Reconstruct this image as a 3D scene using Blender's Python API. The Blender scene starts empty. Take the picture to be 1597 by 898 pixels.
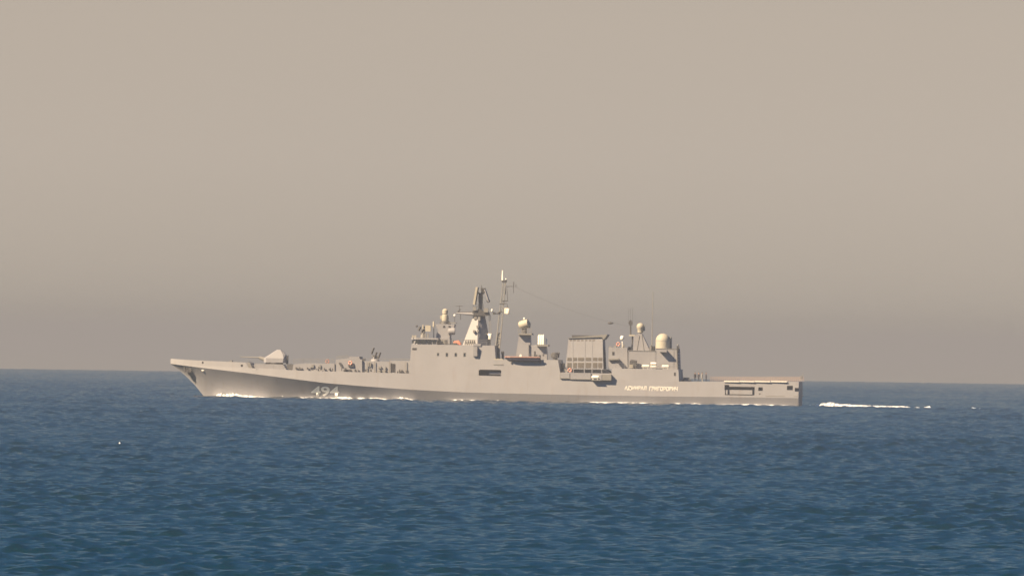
import bpy, bmesh, math, random
import numpy as np
from mathutils import Vector, Matrix

random.seed(7)
rng = np.random.default_rng(11)
R = math.radians
scene = bpy.context.scene
col = scene.collection

# ------------------------------------------------------------------ camera, sky, sun, exposure
SC = 7.92                       # photograph pixels per metre at the ship
DIST = 4000.0                   # metres from the camera to the ship
ROLL = 0.0153                   # the camera leans: horizon falls to the right
EARTH = 6371000.0
EYE = 11.12                     # eye height above the water under the camera
CAMZ = EYE + DIST**2/(2*EARTH)  # z = 0 is the water line at the ship
ASPECT = R(4.0)                 # ship seen from slightly abaft the beam

cam_d = bpy.data.cameras.new('camera')
cam = bpy.data.objects.new('camera', cam_d)
col.objects.link(cam)
cam_d.sensor_width = 36.0
cam_d.lens = 36.0*SC*DIST/1597.0
cam_d.clip_start = 1.0
cam_d.clip_end = 150000.0
PITCH = 177.4/(SC*DIST) - CAMZ/DIST
cam.matrix_world = (Matrix.Translation((35.8/SC, -DIST, CAMZ)) @ Matrix.Rotation(R(90)+PITCH, 4, 'X')
                    @ Matrix.Rotation(ROLL, 4, 'Z'))
scene.camera = cam

SUN_EL, SUN_AZ = R(40.0), R(58.0)          # azimuth counted to the left from the line ship-to-camera
sun_to = Vector((-math.sin(SUN_AZ)*math.cos(SUN_EL), -math.cos(SUN_AZ)*math.cos(SUN_EL), math.sin(SUN_EL)))
sun_d = bpy.data.lights.new('sun', 'SUN')
sun_d.energy = 5.0
sun_d.angle = R(0.5)
sun_d.color = (1.0, 0.735, 0.44)
sun = bpy.data.objects.new('sun', sun_d)
sun.rotation_euler = sun_to.to_track_quat('Z', 'Y').to_euler()
sun.location = (0, 0, 300)
col.objects.link(sun)

world = bpy.data.worlds.new('World')
scene.world = world
world.use_nodes = True
nt = world.node_tree
nt.nodes.clear()
w_out = nt.nodes.new('ShaderNodeOutputWorld')
w_bg = nt.nodes.new('ShaderNodeBackground')
w_sky = nt.nodes.new('ShaderNodeTexSky')
w_sky.sky_type = 'NISHITA'
w_sky.sun_disc = False
w_sky.sun_elevation = SUN_EL
w_sky.sun_rotation = math.atan2(sun_to.x, sun_to.y) % (2*math.pi)
w_sky.air_density = 1.0
w_sky.dust_density = 1.0
w_sky.ozone_density = 1.5
w_bg.inputs['Strength'].default_value = 0.05
w_tc = nt.nodes.new('ShaderNodeTexCoord')
w_sep = nt.nodes.new('ShaderNodeSeparateXYZ')
w_ramp = nt.nodes.new('ShaderNodeValToRGB')       # dusty air low over the sea, clear air above
cr = w_ramp.color_ramp
SKY_TINT = [(0.0, (0.66, 0.575, 0.61)), (0.0035, (0.755, 0.65, 0.685)), (0.009, (0.80, 0.685, 0.73)), (0.016, (0.78, 0.665, 0.705)),
            (0.03, (0.66, 0.58, 0.62)), (0.07, (0.28, 0.325, 0.385)), (0.30, (0.05, 0.30, 0.52))]      # by sine of elevation
while len(cr.elements) < len(SKY_TINT):
    cr.elements.new(0.5)
for el, (p_, c_) in zip(cr.elements, SKY_TINT):
    el.position = math.sqrt(p_)
    el.color = (c_[0]/4, c_[1]/4, c_[2]/4, 1)
w_sc = nt.nodes.new('ShaderNodeVectorMath'); w_sc.operation = 'SCALE'; w_sc.inputs['Scale'].default_value = 4.0
w_mul = nt.nodes.new('ShaderNodeMix')
w_mul.data_type = 'RGBA'
w_mul.blend_type = 'MULTIPLY'
w_mul.inputs['Factor'].default_value = 1.0
nt.links.new(w_tc.outputs['Generated'], w_sep.inputs[0])
w_max = nt.nodes.new('ShaderNodeMath'); w_max.operation = 'MAXIMUM'; w_max.inputs[1].default_value = 0.0
w_sq = nt.nodes.new('ShaderNodeMath'); w_sq.operation = 'SQRT'
w_low = nt.nodes.new('ShaderNodeMath'); w_low.operation = 'MAXIMUM'; w_low.inputs[1].default_value = 0.02
w_cmb = nt.nodes.new('ShaderNodeCombineXYZ')
nt.links.new(w_sep.outputs['Z'], w_max.inputs[0])
nt.links.new(w_max.outputs[0], w_sq.inputs[0])
nt.links.new(w_sq.outputs[0], w_ramp.inputs[0])
for ax in 'XY':
    nt.links.new(w_sep.outputs[ax], w_cmb.inputs[ax])
nt.links.new(w_sep.outputs['Z'], w_low.inputs[0])
nt.links.new(w_low.outputs[0], w_cmb.inputs['Z'])       # the far edge of the sea lies below eye level: sky goes on down to it
nt.links.new(w_cmb.outputs[0], w_sky.inputs['Vector'])
nt.links.new(w_sky.outputs[0], w_mul.inputs['A'])
nt.links.new(w_ramp.outputs[0], w_mul.inputs['B'])
nt.links.new(w_mul.outputs['Result'], w_sc.inputs[0])
nt.links.new(w_sc.outputs[0], w_bg.inputs['Color'])
nt.links.new(w_bg.outputs[0], w_out.inputs['Surface'])

vs = scene.view_settings
vs.view_transform = 'Standard'
vs.look = 'None'
vs.exposure = 1.65
vs.gamma = 1.0
vs.use_curve_mapping = False
cy = scene.cycles
cy.use_denoising = True
cy.denoising_input_passes = 'RGB_ALBEDO_NORMAL'
cy.denoising_prefilter = 'ACCURATE'
cy.max_bounces = 5
cy.diffuse_bounces = 2
cy.glossy_bounces = 2
cy.volume_bounces = 2
cy.sample_clamp_indirect = 0.5
cy.caustics_reflective = False
cy.caustics_refractive = False
cy.transparent_max_bounces = 8
cy.filter_width = 1.6            # long-lens softness

HAZE_DENSITY = 0.30/4000.0
HAZE_COLOR = (0.262, 0.288, 0.352)

# ------------------------------------------------------------------ helpers
def L(px, py, y=0.0):
    """a point of the photograph on the ship: along the hull (x, aft) and height (z), for a point y off the centre line (port < 0)"""
    dx, dy = px-760.0, py-625.8
    right = dx*math.cos(ROLL) + dy*math.sin(ROLL)
    up = dx*math.sin(ROLL) - dy*math.cos(ROLL)
    return ((right/SC - y*math.sin(ASPECT))/math.cos(ASPECT), up/SC)

def P(px, py, y=0.0):
    x, z = L(px, py, y)
    return Vector((x, y, z))

class MB:
    def __init__(self):
        self.v, self.f = [], []
    def add(self, vs, fs):
        n = len(self.v)
        self.v += [tuple(p) for p in vs]
        self.f += [tuple(i+n for i in q) for q in fs]
        return self
    def box(self, x0, x1, y0, y1, z0, z1):
        vs = [(x, y, z) for x in (x0, x1) for y in (y0, y1) for z in (z0, z1)]
        return self.add(vs, [(0,1,3,2), (4,6,7,5), (0,4,5,1), (2,3,7,6), (0,2,6,4), (1,5,7,3)])
    def pbox(self, px0, py0, px1, py1, y0, y1):
        """box whose near face (y0) covers the given pixels"""
        a, b = L(px0, py1, y0), L(px1, py0, y0)
        zb = L((px0+px1)/2, py1, y0)[1]; zt = L((px0+px1)/2, py0, y0)[1]
        return self.box(a[0], b[0], y0, y1, zb, zt)
    def prism(self, poly, yf, ys=None):
        """outline in (x, z) run across the ship; yf(x, z) gives port y, ys the starboard one"""
        n = len(poly)
        if not callable(yf):
            c = yf; yf = lambda x, z: c
        if ys is None:
            g = lambda x, z: -yf(x, z)
        elif callable(ys):
            g = ys
        else:
            g = lambda x, z: ys
        vs = [(x, yf(x, z), z) for x, z in poly] + [(x, g(x, z), z) for x, z in poly]
        fs = [tuple(range(n)), tuple(reversed(range(n, 2*n)))]
        fs += [((i+1) % n, i, n+i, n+(i+1) % n) for i in range(n)]
        return self.add(vs, fs)
    def pprism(self, pts, yf, ys=None, yref=None):
        yr = yref if yref is not None else (yf if not callable(yf) else -6.4)
        return self.prism([L(a, b, yr) for a, b in pts], yf, ys)
    def tube(self, a, b, r0, r1=None, n=8):
        a, b = Vector(a), Vector(b)
        r1 = r0 if r1 is None else r1
        d = (b-a)
        if d.length < 1e-6: return self
        q = d.normalized().to_track_quat('Z', 'Y')
        vs = []
        for c, r in ((a, r0), (b, r1)):
            for k in range(n):
                t = 2*math.pi*k/n
                vs.append(c + q @ Vector((r*math.cos(t), r*math.sin(t), 0)))
        fs = [(k, (k+1) % n, n+(k+1) % n, n+k) for k in range(n)]
        fs += [tuple(reversed(range(n))), tuple(range(n, 2*n))]
        return self.add(vs, fs)
    def lathe(self, base, prof, axis=(0, 0, 1), n=20):
        """prof: (radius, height) pairs along the axis"""
        base = Vector(base)
        q = Vector(axis).normalized().to_track_quat('Z', 'Y')
        vs, fs = [], []
        for r, h in prof:
            r = max(r, 1e-3)
            for k in range(n):
                t = 2*math.pi*k/n
                vs.append(base + q @ Vector((r*math.cos(t), r*math.sin(t), h)))
        m = len(prof)
        for j in range(m-1):
            for k in range(n):
                fs.append((j*n+k, j*n+(k+1) % n, (j+1)*n+(k+1) % n, (j+1)*n+k))
        fs += [tuple(reversed(range(n))), tuple(range((m-1)*n, m*n))]
        return self.add(vs, fs)
    def ball(self, c, r, sx=1, sy=1, sz=1, n=16):
        m = n//2
        prof = [(math.sin(math.pi*j/m), -math.cos(math.pi*j/m)) for j in range(m+1)]
        k0 = len(self.v)
        self.lathe((0, 0, 0), prof, n=n)
        for i in range(k0, len(self.v)):
            x, y, z = self.v[i]
            self.v[i] = (c[0]+x*r*sx, c[1]+y*r*sy, c[2]+z*r*sz)
        return self
    def shift(self, d):
        self.v = [(x+d[0], y+d[1], z+d[2]) for x, y, z in self.v]
        return self
    def mesh(self, name, mats, smooth=False):
        me = bpy.data.meshes.new(name)
        me.from_pydata(self.v, [], self.f)
        bm = bmesh.new(); bm.from_mesh(me)
        bmesh.ops.recalc_face_normals(bm, faces=bm.faces)
        bm.to_mesh(me); bm.free()
        for m in (mats if isinstance(mats, (list, tuple)) else [mats]):
            me.materials.append(m)
        if smooth:
            me.polygons.foreach_set('use_smooth', [True]*len(me.polygons))
            me.set_sharp_from_angle(angle=R(38))
        return me

def link(name, me, parent=None):
    o = bpy.data.objects.new(name, me)
    col.objects.link(o)
    o.parent = parent
    return o

def tag(o, label, cat, group=None, kind=None):
    if label: o['label'] = label
    if cat: o['category'] = cat
    if group: o['group'] = group
    if kind: o['kind'] = kind
    return o

def evaluated_mesh(o):
    dg = bpy.context.evaluated_depsgraph_get()
    return bpy.data.meshes.new_from_object(o.evaluated_get(dg))

def carve(o, cutters):
    """real recesses: subtract boxes from the mesh of o"""
    tmp = []
    for mb in cutters:
        me = mb.mesh('cut', [])
        c = link('cut', me, o.parent)
        m = o.modifiers.new('b', 'BOOLEAN'); m.operation = 'DIFFERENCE'; m.solver = 'EXACT'; m.object = c
        tmp.append(c)
    bpy.context.view_layer.update()
    me = evaluated_mesh(o)
    o.modifiers.clear()
    o.data = me
    for c in tmp:
        bpy.data.objects.remove(c)

# ------------------------------------------------------------------ materials
def mat(name, rgb, rough=0.55, metal=0.0, vary=0.06, scale=0.6, streak=0.0, streak_rgb=(0.16, 0.10, 0.06), spec=0.4):
    m = bpy.data.materials.new(name)
    m.use_nodes = True
    t = m.node_tree
    b = t.nodes['Principled BSDF']
    b.inputs['Roughness'].default_value = rough
    b.inputs['Metallic'].default_value = metal
    b.inputs['Specular IOR Level'].default_value = spec
    tc = t.nodes.new('ShaderNodeTexCoord')
    n = t.nodes.new('ShaderNodeTexNoise')
    n.inputs['Scale'].default_value = scale
    n.inputs['Detail'].default_value = 5
    t.links.new(tc.outputs['Object'], n.inputs['Vector'])
    r = t.nodes.new('ShaderNodeValToRGB')
    lo = [c*(1-vary) for c in rgb]; hi = [min(1, c*(1+vary)) for c in rgb]
    r.color_ramp.elements[0].position = 0.3; r.color_ramp.elements[0].color = (*lo, 1)
    r.color_ramp.elements[1].position = 0.7; r.color_ramp.elements[1].color = (*hi, 1)
    t.links.new(n.outputs['Fac'], r.inputs[0])
    c = r.outputs[0]
    if streak > 0:                                   # weathering that has run down the plates
        mp = t.nodes.new('ShaderNodeMapping')
        mp.inputs['Scale'].default_value = (0.9, 0.9, 0.10)
        n2 = t.nodes.new('ShaderNodeTexNoise')
        n2.inputs['Scale'].default_value = 1.3
        n2.inputs['Detail'].default_value = 6
        t.links.new(tc.outputs['Object'], mp.inputs[0]); t.links.new(mp.outputs[0], n2.inputs['Vector'])
        r2 = t.nodes.new('ShaderNodeValToRGB')
        r2.color_ramp.elements[0].position = 0.55; r2.color_ramp.elements[0].color = (0, 0, 0, 1)
        r2.color_ramp.elements[1].position = 0.85; r2.color_ramp.elements[1].color = (streak, streak, streak, 1)
        t.links.new(n2.outputs['Fac'], r2.inputs[0])
        mx = t.nodes.new('ShaderNodeMix'); mx.data_type = 'RGBA'
        t.links.new(r2.outputs[0], mx.inputs['Factor'])
        t.links.new(c, mx.inputs['A'])
        mx.inputs['B'].default_value = (*streak_rgb, 1)
        c = mx.outputs['Result']
    t.links.new(c, b.inputs['Base Color'])
    return m

M = {}
M['paint'] = mat('grey_ship_paint', (0.242, 0.248, 0.278), 0.6, vary=0.05, scale=0.25, streak=0.22)
M['hull'] = mat('grey_hull_paint', (0.242, 0.248, 0.278), 0.6, vary=0.05, scale=0.22, streak=0.25)
M['deck'] = mat('deck_coating', (0.13, 0.135, 0.13), 0.8)
M['dark'] = mat('dark_fittings', (0.06, 0.062, 0.07), 0.6)
M['mid'] = mat('dull_grey_fittings', (0.20, 0.20, 0.20), 0.6)
M['white'] = mat('white_paint', (0.78, 0.77, 0.73), 0.4, vary=0.03)
M['cream'] = mat('pale_cover', (0.37, 0.35, 0.30), 0.6, vary=0.05)
M['number'] = mat('number_paint', (0.88, 0.88, 0.87), 0.5, vary=0.03)
M['glass'] = mat('window_glass', (0.025, 0.03, 0.035), 0.15, spec=0.6)
M['void'] = mat('dark_opening', (0.03, 0.03, 0.035), 0.9)
M['orange'] = mat('orange_cloth', (0.50, 0.17, 0.115), 0.7)
M['navy'] = mat('navy_boat_hull', (0.035, 0.04, 0.075), 0.45)
M['pink'] = mat('faded_red_tube', (0.26, 0.15, 0.135), 0.6)
M['net'] = mat('net_frame_paint', (0.34, 0.27, 0.24), 0.7)
M['louvre'] = mat('louvre_metal', (0.135, 0.125, 0.115), 0.6, vary=0.1, scale=6)
M['skin'] = mat('skin', (0.45, 0.27, 0.19), 0.6)
M['uniform'] = mat('navy_uniform', (0.03, 0.033, 0.05), 0.85)
M['pale_uniform'] = mat('pale_overalls', (0.45, 0.44, 0.40), 0.85)
M['hair'] = mat('dark_hair', (0.03, 0.022, 0.017), 0.7)
M['foam'] = mat('sea_foam', (0.84, 0.87, 0.92), 0.9, vary=0.06, scale=1.5)
M['flag'] = mat('pale_cloth', (0.74, 0.66, 0.58), 0.8)

# ------------------------------------------------------------------ sea: one curved sheet to beyond the horizon
def build_sea():
    # rings round the point under the camera, fine where the picture looks, with the earth's own curve
    r_near = np.exp(np.linspace(math.log(4.0), math.log(780.0), 150))
    r_far = np.exp(np.linspace(math.log(781.0), math.log(15500.0), 4200))
    r = np.concatenate([r_near, r_far])
    fine = np.linspace(R(90-1.8), R(90+1.8), 640)
    rest = np.linspace(R(92.0), R(448.0), 74)[1:-1]
    az = np.concatenate([fine, rest])
    nr, na = len(r), len(az)
    RR, AA = np.meshgrid(r, az, indexing='ij')
    X = RR*np.cos(AA) + 35.8/SC
    Y = RR*np.sin(AA) - DIST
    base = CAMZ - EYE - RR**2/(2*EARTH)
    H = np.zeros_like(X)
    nw = 84
    lam = np.exp(rng.uniform(math.log(0.7), math.log(9.0), nw))
    th = rng.normal(R(74), R(30), nw)            # wind from forward of the beam
    amp = 0.0058*lam**0.9*rng.uniform(0.6, 1.3, nw)*np.where((lam > 1.2) & (lam < 4.5), 1.55, 0.9)
    ph = rng.uniform(0, 2*math.pi, nw)
    for l, t, a, p in zip(lam, th, amp, ph):
        k = 2*math.pi/l
        arg = k*(np.cos(t)*X + np.sin(t)*Y) + p
        H += a*(np.sin(arg) + 0.22*np.cos(2*arg))
    # gusts: the chop grows and dies in patches
    G = np.zeros_like(X)
    for _ in range(10):
        l = math.exp(rng.uniform(math.log(40), math.log(400)))
        t = rng.uniform(0, math.pi)
        G += np.sin(2*math.pi/l*(np.cos(t)*X*1.6+np.sin(t)*Y*0.4) + rng.uniform(0, 6.28))
    H *= np.clip(1.0 + 0.08*G, 0.6, 1.5)
    Z = base + H
    co = np.empty((nr*na+1, 3), dtype=np.float32)
    co[:-1, 0] = X.ravel(); co[:-1, 1] = Y.ravel(); co[:-1, 2] = Z.ravel()
    co[-1] = (35.8/SC, -DIST, CAMZ-EYE)
    i = np.arange(nr-1)[:, None]*na
    j = np.arange(na)[None, :]
    j2 = (j+1) % na
    quads = np.stack([i+j, i+na+j, i+na+j2, i+j2], axis=-1).reshape(-1, 4)
    tris = np.stack([np.full(na, nr*na), np.arange(na), (np.arange(na)+1) % na], axis=-1)
    loops = np.concatenate([quads.ravel(), tris.ravel()]).astype(np.int32)
    starts = np.concatenate([np.arange(len(quads))*4, len(quads)*4+np.arange(na)*3]).astype(np.int32)
    me = bpy.data.meshes.new('sea')
    me.vertices.add(len(co)); me.vertices.foreach_set('co', co.ravel())
    me.loops.add(len(loops)); me.loops.foreach_set('vertex_index', loops)
    me.polygons.add(len(starts)); me.polygons.foreach_set('loop_start', starts)
    me.polygons.foreach_set('use_smooth', np.ones(len(starts), dtype=bool))
    me.update(calc_edges=True)
    m = bpy.data.materials.new('sea_water'); m.use_nodes = True
    t = m.node_tree
    b = t.nodes['Principled BSDF']
    b.inputs['Base Color'].default_value = (0.001, 0.0165, 0.030, 1)
    b.inputs['Roughness'].default_value = 0.12
    b.inputs['IOR'].default_value = 1.333
    b.inputs['Specular IOR Level'].default_value = 0.46
    tc = t.nodes.new('ShaderNodeTexCoord')
    def noise(scale, sx, sy, detail):
        mp = t.nodes.new('ShaderNodeMapping'); mp.inputs['Scale'].default_value = (sx, sy, 1)
        mp.inputs['Rotation'].default_value = (0, 0, R(-14))
        n = t.nodes.new('ShaderNodeTexNoise'); n.inputs['Scale'].default_value = scale
        n.inputs['Detail'].default_value = detail; n.inputs['Roughness'].default_value = 0.6
        t.links.new(tc.outputs['Object'], mp.inputs[0]); t.links.new(mp.outputs[0], n.inputs['Vector'])
        return n.outputs['Fac']
    b1 = t.nodes.new('ShaderNodeBump'); b1.inputs['Strength'].default_value = 1.0; b1.inputs['Distance'].default_value = 0.22
    t.links.new(noise(2.4, 0.8, 1.0, 6), b1.inputs['Height'])
    t.links.new(b1.outputs[0], b.inputs['Normal'])
    me.materials.append(m)
    o = link('sea', me)
    o['kind'] = 'structure'
    return o
build_sea()

# ------------------------------------------------------------------ the air
def build_haze():
    mb = MB().box(-50000, 50000, -DIST-50000, -DIST+50000, -26.0, 31.0)
    m = bpy.data.materials.new('haze_air'); m.use_nodes = True
    t = m.node_tree; t.nodes.clear()
    out = t.nodes.new('ShaderNodeOutputMaterial')
    v = t.nodes.new('ShaderNodeVolumePrincipled')
    v.inputs['Color'].default_value = (*HAZE_COLOR, 1)
    v.inputs['Density'].default_value = HAZE_DENSITY
    t.links.new(v.outputs[0], out.inputs['Volume'])
    o = link('haze', mb.mesh('haze', m))
    o['kind'] = 'stuff'
build_haze()

# ------------------------------------------------------------------ the warship
ship = bpy.data.objects.new('warship', None)
col.objects.link(ship)
ship.rotation_euler = (0, 0, -ASPECT)
tag(ship, 'long grey warship with tall masts and hull number 494 steaming across the sea', 'warship')

def aboard(p, dz=0.0):
    """world place of a point of the ship, for things that stand on her"""
    q = Matrix.Rotation(-ASPECT, 3, 'Z') @ Vector(p)
    return Vector((q.x, q.y, q.z+dz))

def part(name, mb, m, parent=None, smooth=False, label=None):
    o = link(name, mb.mesh(name, m, smooth), parent or ship)
    if label: o['label'] = label
    return o

def part_each(name, mb, m, parent=None, smooth=False):
    """every loose piece of mb becomes a part of its own"""
    n = len(mb.v); root = list(range(n))
    def find(i):
        while root[i] != i:
            root[i] = root[root[i]]; i = root[i]
        return i
    for q in mb.f:
        for i in q[1:]: root[find(i)] = find(q[0])
    groups = {}
    for q in mb.f: groups.setdefault(find(q[0]), []).append(q)
    out = []
    for fs in groups.values():
        ids = sorted({i for q in fs for i in q}); k = {j: i for i, j in enumerate(ids)}
        out.append(part(name, MB().add([mb.v[i] for i in ids], [tuple(k[i] for i in q) for q in fs]), m, parent, smooth))
    return out

# hull lines, read along the ship in photograph pixels
PXS = [265, 270, 278, 290, 305, 320, 335, 355, 380, 405, 430, 460, 490, 520, 560, 600, 650, 720, 800, 900, 1000, 1100, 1180, 1248]
def interp(tab):
    a = np.array(tab, float)
    return lambda px: float(np.interp(px, a[:, 0], a[:, 1]))
y_knuckle = interp([(265, 567), (317, 573.4), (384, 581), (430, 586.8), (512, 597), (560, 601), (600, 604), (650, 607.5), (730, 611.5), (830, 613.8), (930, 616), (1070, 618), (1110, 618.3), (1248, 620.2)])
y_deck = interp([(265, 566.2), (300, 569.5), (385, 573.2), (440, 576), (470, 577.6), (640, 582), (1057, 594.4), (1248, 594.8)])
half_k = interp([(265, 0.12), (272, 0.75), (285, 1.7), (305, 2.75), (335, 4.0), (380, 5.4), (430, 6.4), (490, 7.15), (560, 7.5), (640, 7.6), (900, 7.6), (1050, 7.4), (1150, 7.1), (1248, 6.7)])
half_w = interp([(265, 0.05), (318, 0.08), (340, 0.85), (380, 2.45), (430, 3.95), (490, 4.85), (560, 5.75), (640, 6.6), (760, 7.1), (1000, 7.18), (1150, 6.75), (1248, 6.35)])
tilt_u = interp([(265, 0.10), (400, 0.10), (520, 0.12), (640, 0.13), (1248, 0.13)])
curve = interp([(265, 1.5), (430, 1.3), (560, 1.1), (700, 1.0), (1248, 1.0)])
stem = interp([(264.9, 567), (286, 583), (303.4, 600), (319, 619.3), (324, 632)])
x_of = lambda px: L(px, 600)[0]
XS = np.array([x_of(p) for p in range(255, 1262)]); PP = np.arange(255, 1262, dtype=float)
px_of = lambda x: float(np.interp(x, XS, PP))
def zk(x):
    p = px_of(x); return L(p, y_knuckle(p))[1]
def zd(x):
    p = px_of(x); return max(L(p, y_deck(p))[1], zk(x)+0.03)
def zs(x):
    p = px_of(x)
    return L(p, stem(p))[1] if p < 323 else -1.6
def side(x, z):
    """half breadth of the hull (and of the house built flush on it) at x, z"""
    p = px_of(x); k = zk(x)
    if z >= k:
        return half_k(p) - tilt_u(p)*(z-k)
    z0 = max(0.0, zs(x)) if p < 323 else 0.0
    s = (z-z0)/max(k-z0, 1e-3)
    w = half_w(p)
    if s < 0:
        return max(0.05, w + s*0.3)
    return w + (half_k(p)-w)*s**curve(p)
port = lambda x, z: -side(x, z)

def build_hull():
    xs = sorted(set([x_of(p) for p in PXS] + [x_of(p) for p in range(270, 1248, 12)]))
    ND, NU = 9, 3
    v, f = [], []
    rows = []
    for x in xs:
        k, d, b = zk(x), zd(x), zs(x)
        b = min(b, k-0.02)
        z0 = max(b, 0.0)
        zz = [b] if b < -0.01 else [b]
        zz = [b] + [z0 + (k-z0)*i/(ND-1) + (0.004 if i == 0 and b >= 0 else 0) for i in range(ND)] + [k+(d-k)*(i+1)/NU for i in range(NU)]
        pr = []
        for s in (-1, 1):
            ids = []
            for z in zz:
                ids.append(len(v)); v.append((x, s*side(x, z), z))
            pr.append(ids)
        rows.append(pr)
    for a, b in zip(rows, rows[1:]):
        for s in (0, 1):
            A, B = a[s], b[s]
            for i in range(len(A)-1):
                f.append((A[i], A[i+1], B[i+1], B[i]))
        f.append((a[0][-1], a[1][-1], b[1][-1], b[0][-1]))
        f.append((a[0][0], a[1][0], b[1][0], b[0][0]))
    for r in (rows[0], rows[-1]):
        f.append(tuple(r[0] + list(reversed(r[1]))))
    mb = MB(); mb.v, mb.f = v, f
    me = mb.mesh('hull', M['hull'], True)
    me.set_sharp_from_angle(angle=R(9))          # crisp knuckle line
    return link('hull', me, ship)
hull = build_hull()

def recess(px0, py0, px1, py1, depth):
    """a cutter that goes in through the port side"""
    y = -side(L((px0+px1)/2, 0)[0], L((px0+px1)/2, (py0+py1)/2)[1])
    return MB().pbox(px0, py0, px1, py1, y-1.0, y+depth), y

cuts = [recess(1128.5, 599.6, 1135.6, 607.6, 1.6)[0], recess(1134, 602.6, 1175.4, 607.6, 1.6)[0], recess(1129.2, 606.5, 1130.8, 615.6, 1.0)[0],
        recess(1133.2, 606.5, 1136.6, 615.6, 0.9)[0], recess(1171.6, 606.5, 1175.2, 615.8, 1.0)[0], recess(1130, 614.4, 1174, 615.8, 0.7)[0],
        recess(1181, 603.4, 1188, 609, 1.2)[0], recess(1225.6, 601, 1234.8, 607.8, 1.2)[0], recess(1237.8, 604.4, 1244.2, 610, 1.0)[0],
        recess(1182.6, 612.6, 1184.4, 614.8, 0.5)[0]]
carve(hull, cuts)

# bulwark round the forecastle, its after end cut down at a slant
def build_bulwark():
    v, f = [], []
    y_top = interp([(265, 559), (300, 561.4), (340, 563), (386, 565.2)])
    for s in (-1, 1):
        n0 = len(v)
        pts = [265, 268, 272, 278, 286, 296, 308, 322, 338, 356, 374, 386, 390.5]
        for p in pts:
            x = x_of(p)
            zb = zd(x) + 0.001
            zt = L(p, y_top(p))[1] if p < 388 else zb+0.05
            h = side(x, zb)
            for (z, hh) in ((zb, h), (zt, h-0.02), (zt, max(h-0.14, 0.02)), (zb, max(h-0.14, 0.02))):
                v.append((x, s*hh, z))
        for i in range(len(pts)-1):
            for j in range(4):
                a = n0+i*4+j; b = n0+i*4+(j+1) % 4
                f.append((a, b, b+4, a+4))
        f.append((n0, n0+1, n0+2, n0+3)); m = n0+4*(len(pts)-1)
        f.append((m, m+1, m+2, m+3))
    # stem plate closes the bow
    x = x_of(265); zb = zd(x)+0.001; zt = L(265, 559)[1]
    n = len(v)
    MBv = MB(); MBv.v, MBv.f = v, f
    MBv.box(x-0.06, x+0.1, -0.12, 0.12, zb, zt-0.02)
    o = part('bulwark', MBv, M['hull'])
    mb = MB()                                        # fairleads through the bulwark
    for px, py in ((316, 565), (378, 569.6)):
        x, z = L(px, py, -4.0); y = -side(x, zd(x))
        mb.box(x-0.2, x+0.2, y-0.03, y+0.05, z-0.17, z+0.17)
    part_each('fairlead', mb, M['void'], o)
build_bulwark()

# anchor in its hawse at the bow
def build_anchor():
    mb = MB()
    x, z = L(292.5, 577.5, -1.9); y = -side(x, z)
    mb.tube((x-0.1, y-0.35, z+0.55), (x+0.25, y-0.10, z-0.9), 0.2, 0.16)
    mb.box(x-0.65, x+0.7, y-0.55, y-0.05, z-0.35, z+0.15)
    mb.tube((x-0.6, y-0.4, z-0.1), (x-0.75, y-0.35, z+0.75), 0.22, 0.08)
    mb.tube((x+0.65, y-0.4, z-0.1), (x+0.75, y-0.35, z+0.75), 0.22, 0.08)
    part('anchor', mb, M['dark'], smooth=True)
    mb = MB()                                        # grey plate standing in for the shadow the anchor casts down the bow
    pts = [(288.5, 574.5), (297.5, 574), (303.6, 590), (303.2, 599), (298.5, 592)]
    poly = [L(a, b, -2) for a, b in pts]
    mb.prism(poly, lambda x, z: -side(x, z)-0.06, lambda x, z: -side(x, z)+0.04)
    part('anchor_shadow', mb, M['mid'])
    mb = MB()
    x, z = L(316.5, 577.6, -3.2); y = -side(x, z)
    mb.ball((x, y, z), 0.34, 1, 0.5, 0.5)
    part('hawse_cover', mb, M['white'], smooth=True)
build_anchor()

# name and number painted on the hull
def lettering(name, text, px0, py0, px1, py1, m, shear, bold=0.0, off=0.03):
    cu = bpy.data.curves.new(name, 'FONT')
    cu.body = text; cu.size = 1.0; cu.shear = shear; cu.offset = bold
    o = bpy.data.objects.new('text', cu); col.objects.link(o)
    bpy.context.view_layer.update()
    me = evaluated_mesh(o)
    bpy.data.objects.remove(o)
    co = np.empty(len(me.vertices)*3); me.vertices.foreach_get('co', co); co = co.reshape(-1, 3)
    lo, hi = co.min(0), co.max(0)
    bm = bmesh.new(); bm.from_mesh(me)
    for v in bm.verts:
        u = (v.co.x-lo[0])/(hi[0]-lo[0]); w = (v.co.y-lo[1])/(hi[1]-lo[1])
        px = px0+(px1-px0)*u
        py = (py0+(py1-py0)*(1-w)) + (px-px0)*0.012
        x, z = L(px, py, -6.6)
        v.co = (x, -side(x, z)-off, z)
    bmesh.ops.recalc_face_normals(bm, faces=bm.faces)
    bm.to_mesh(me); bm.free()
    me.name = name
    me.materials.clear(); me.materials.append(m)
    return link(name, me, ship)
lettering('hull_number', '494', 485, 601.8, 529, 617.2, M['number'], 0.05, 0.025, 0.06)
lettering('name_lettering', 'АДМИРАЛ', 974.0, 601.4, 1008.4, 608.4, M['white'], 0.12, 0.024)
lettering('name_lettering', 'ГРИГОРОВИЧ', 1012.4, 601.9, 1057, 608.9, M['white'], 0.12, 0.024)

# houses flush with the ship's side
def house(name, pts, m=None, parent=None):
    """pts: outline in photograph pixels, upper edge only; the foot follows the deck"""
    up = [L(a, b, -6.4) for a, b in pts]
    x0, x1 = up[0][0], up[-1][0]
    foot = [(x1-(x1-x0)*i/6, zd(x1-(x1-x0)*i/6)+0.002) for i in range(7)]
    mb = MB().prism(up + foot, port)
    return part(name, mb, m or M['paint'], parent)

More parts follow.
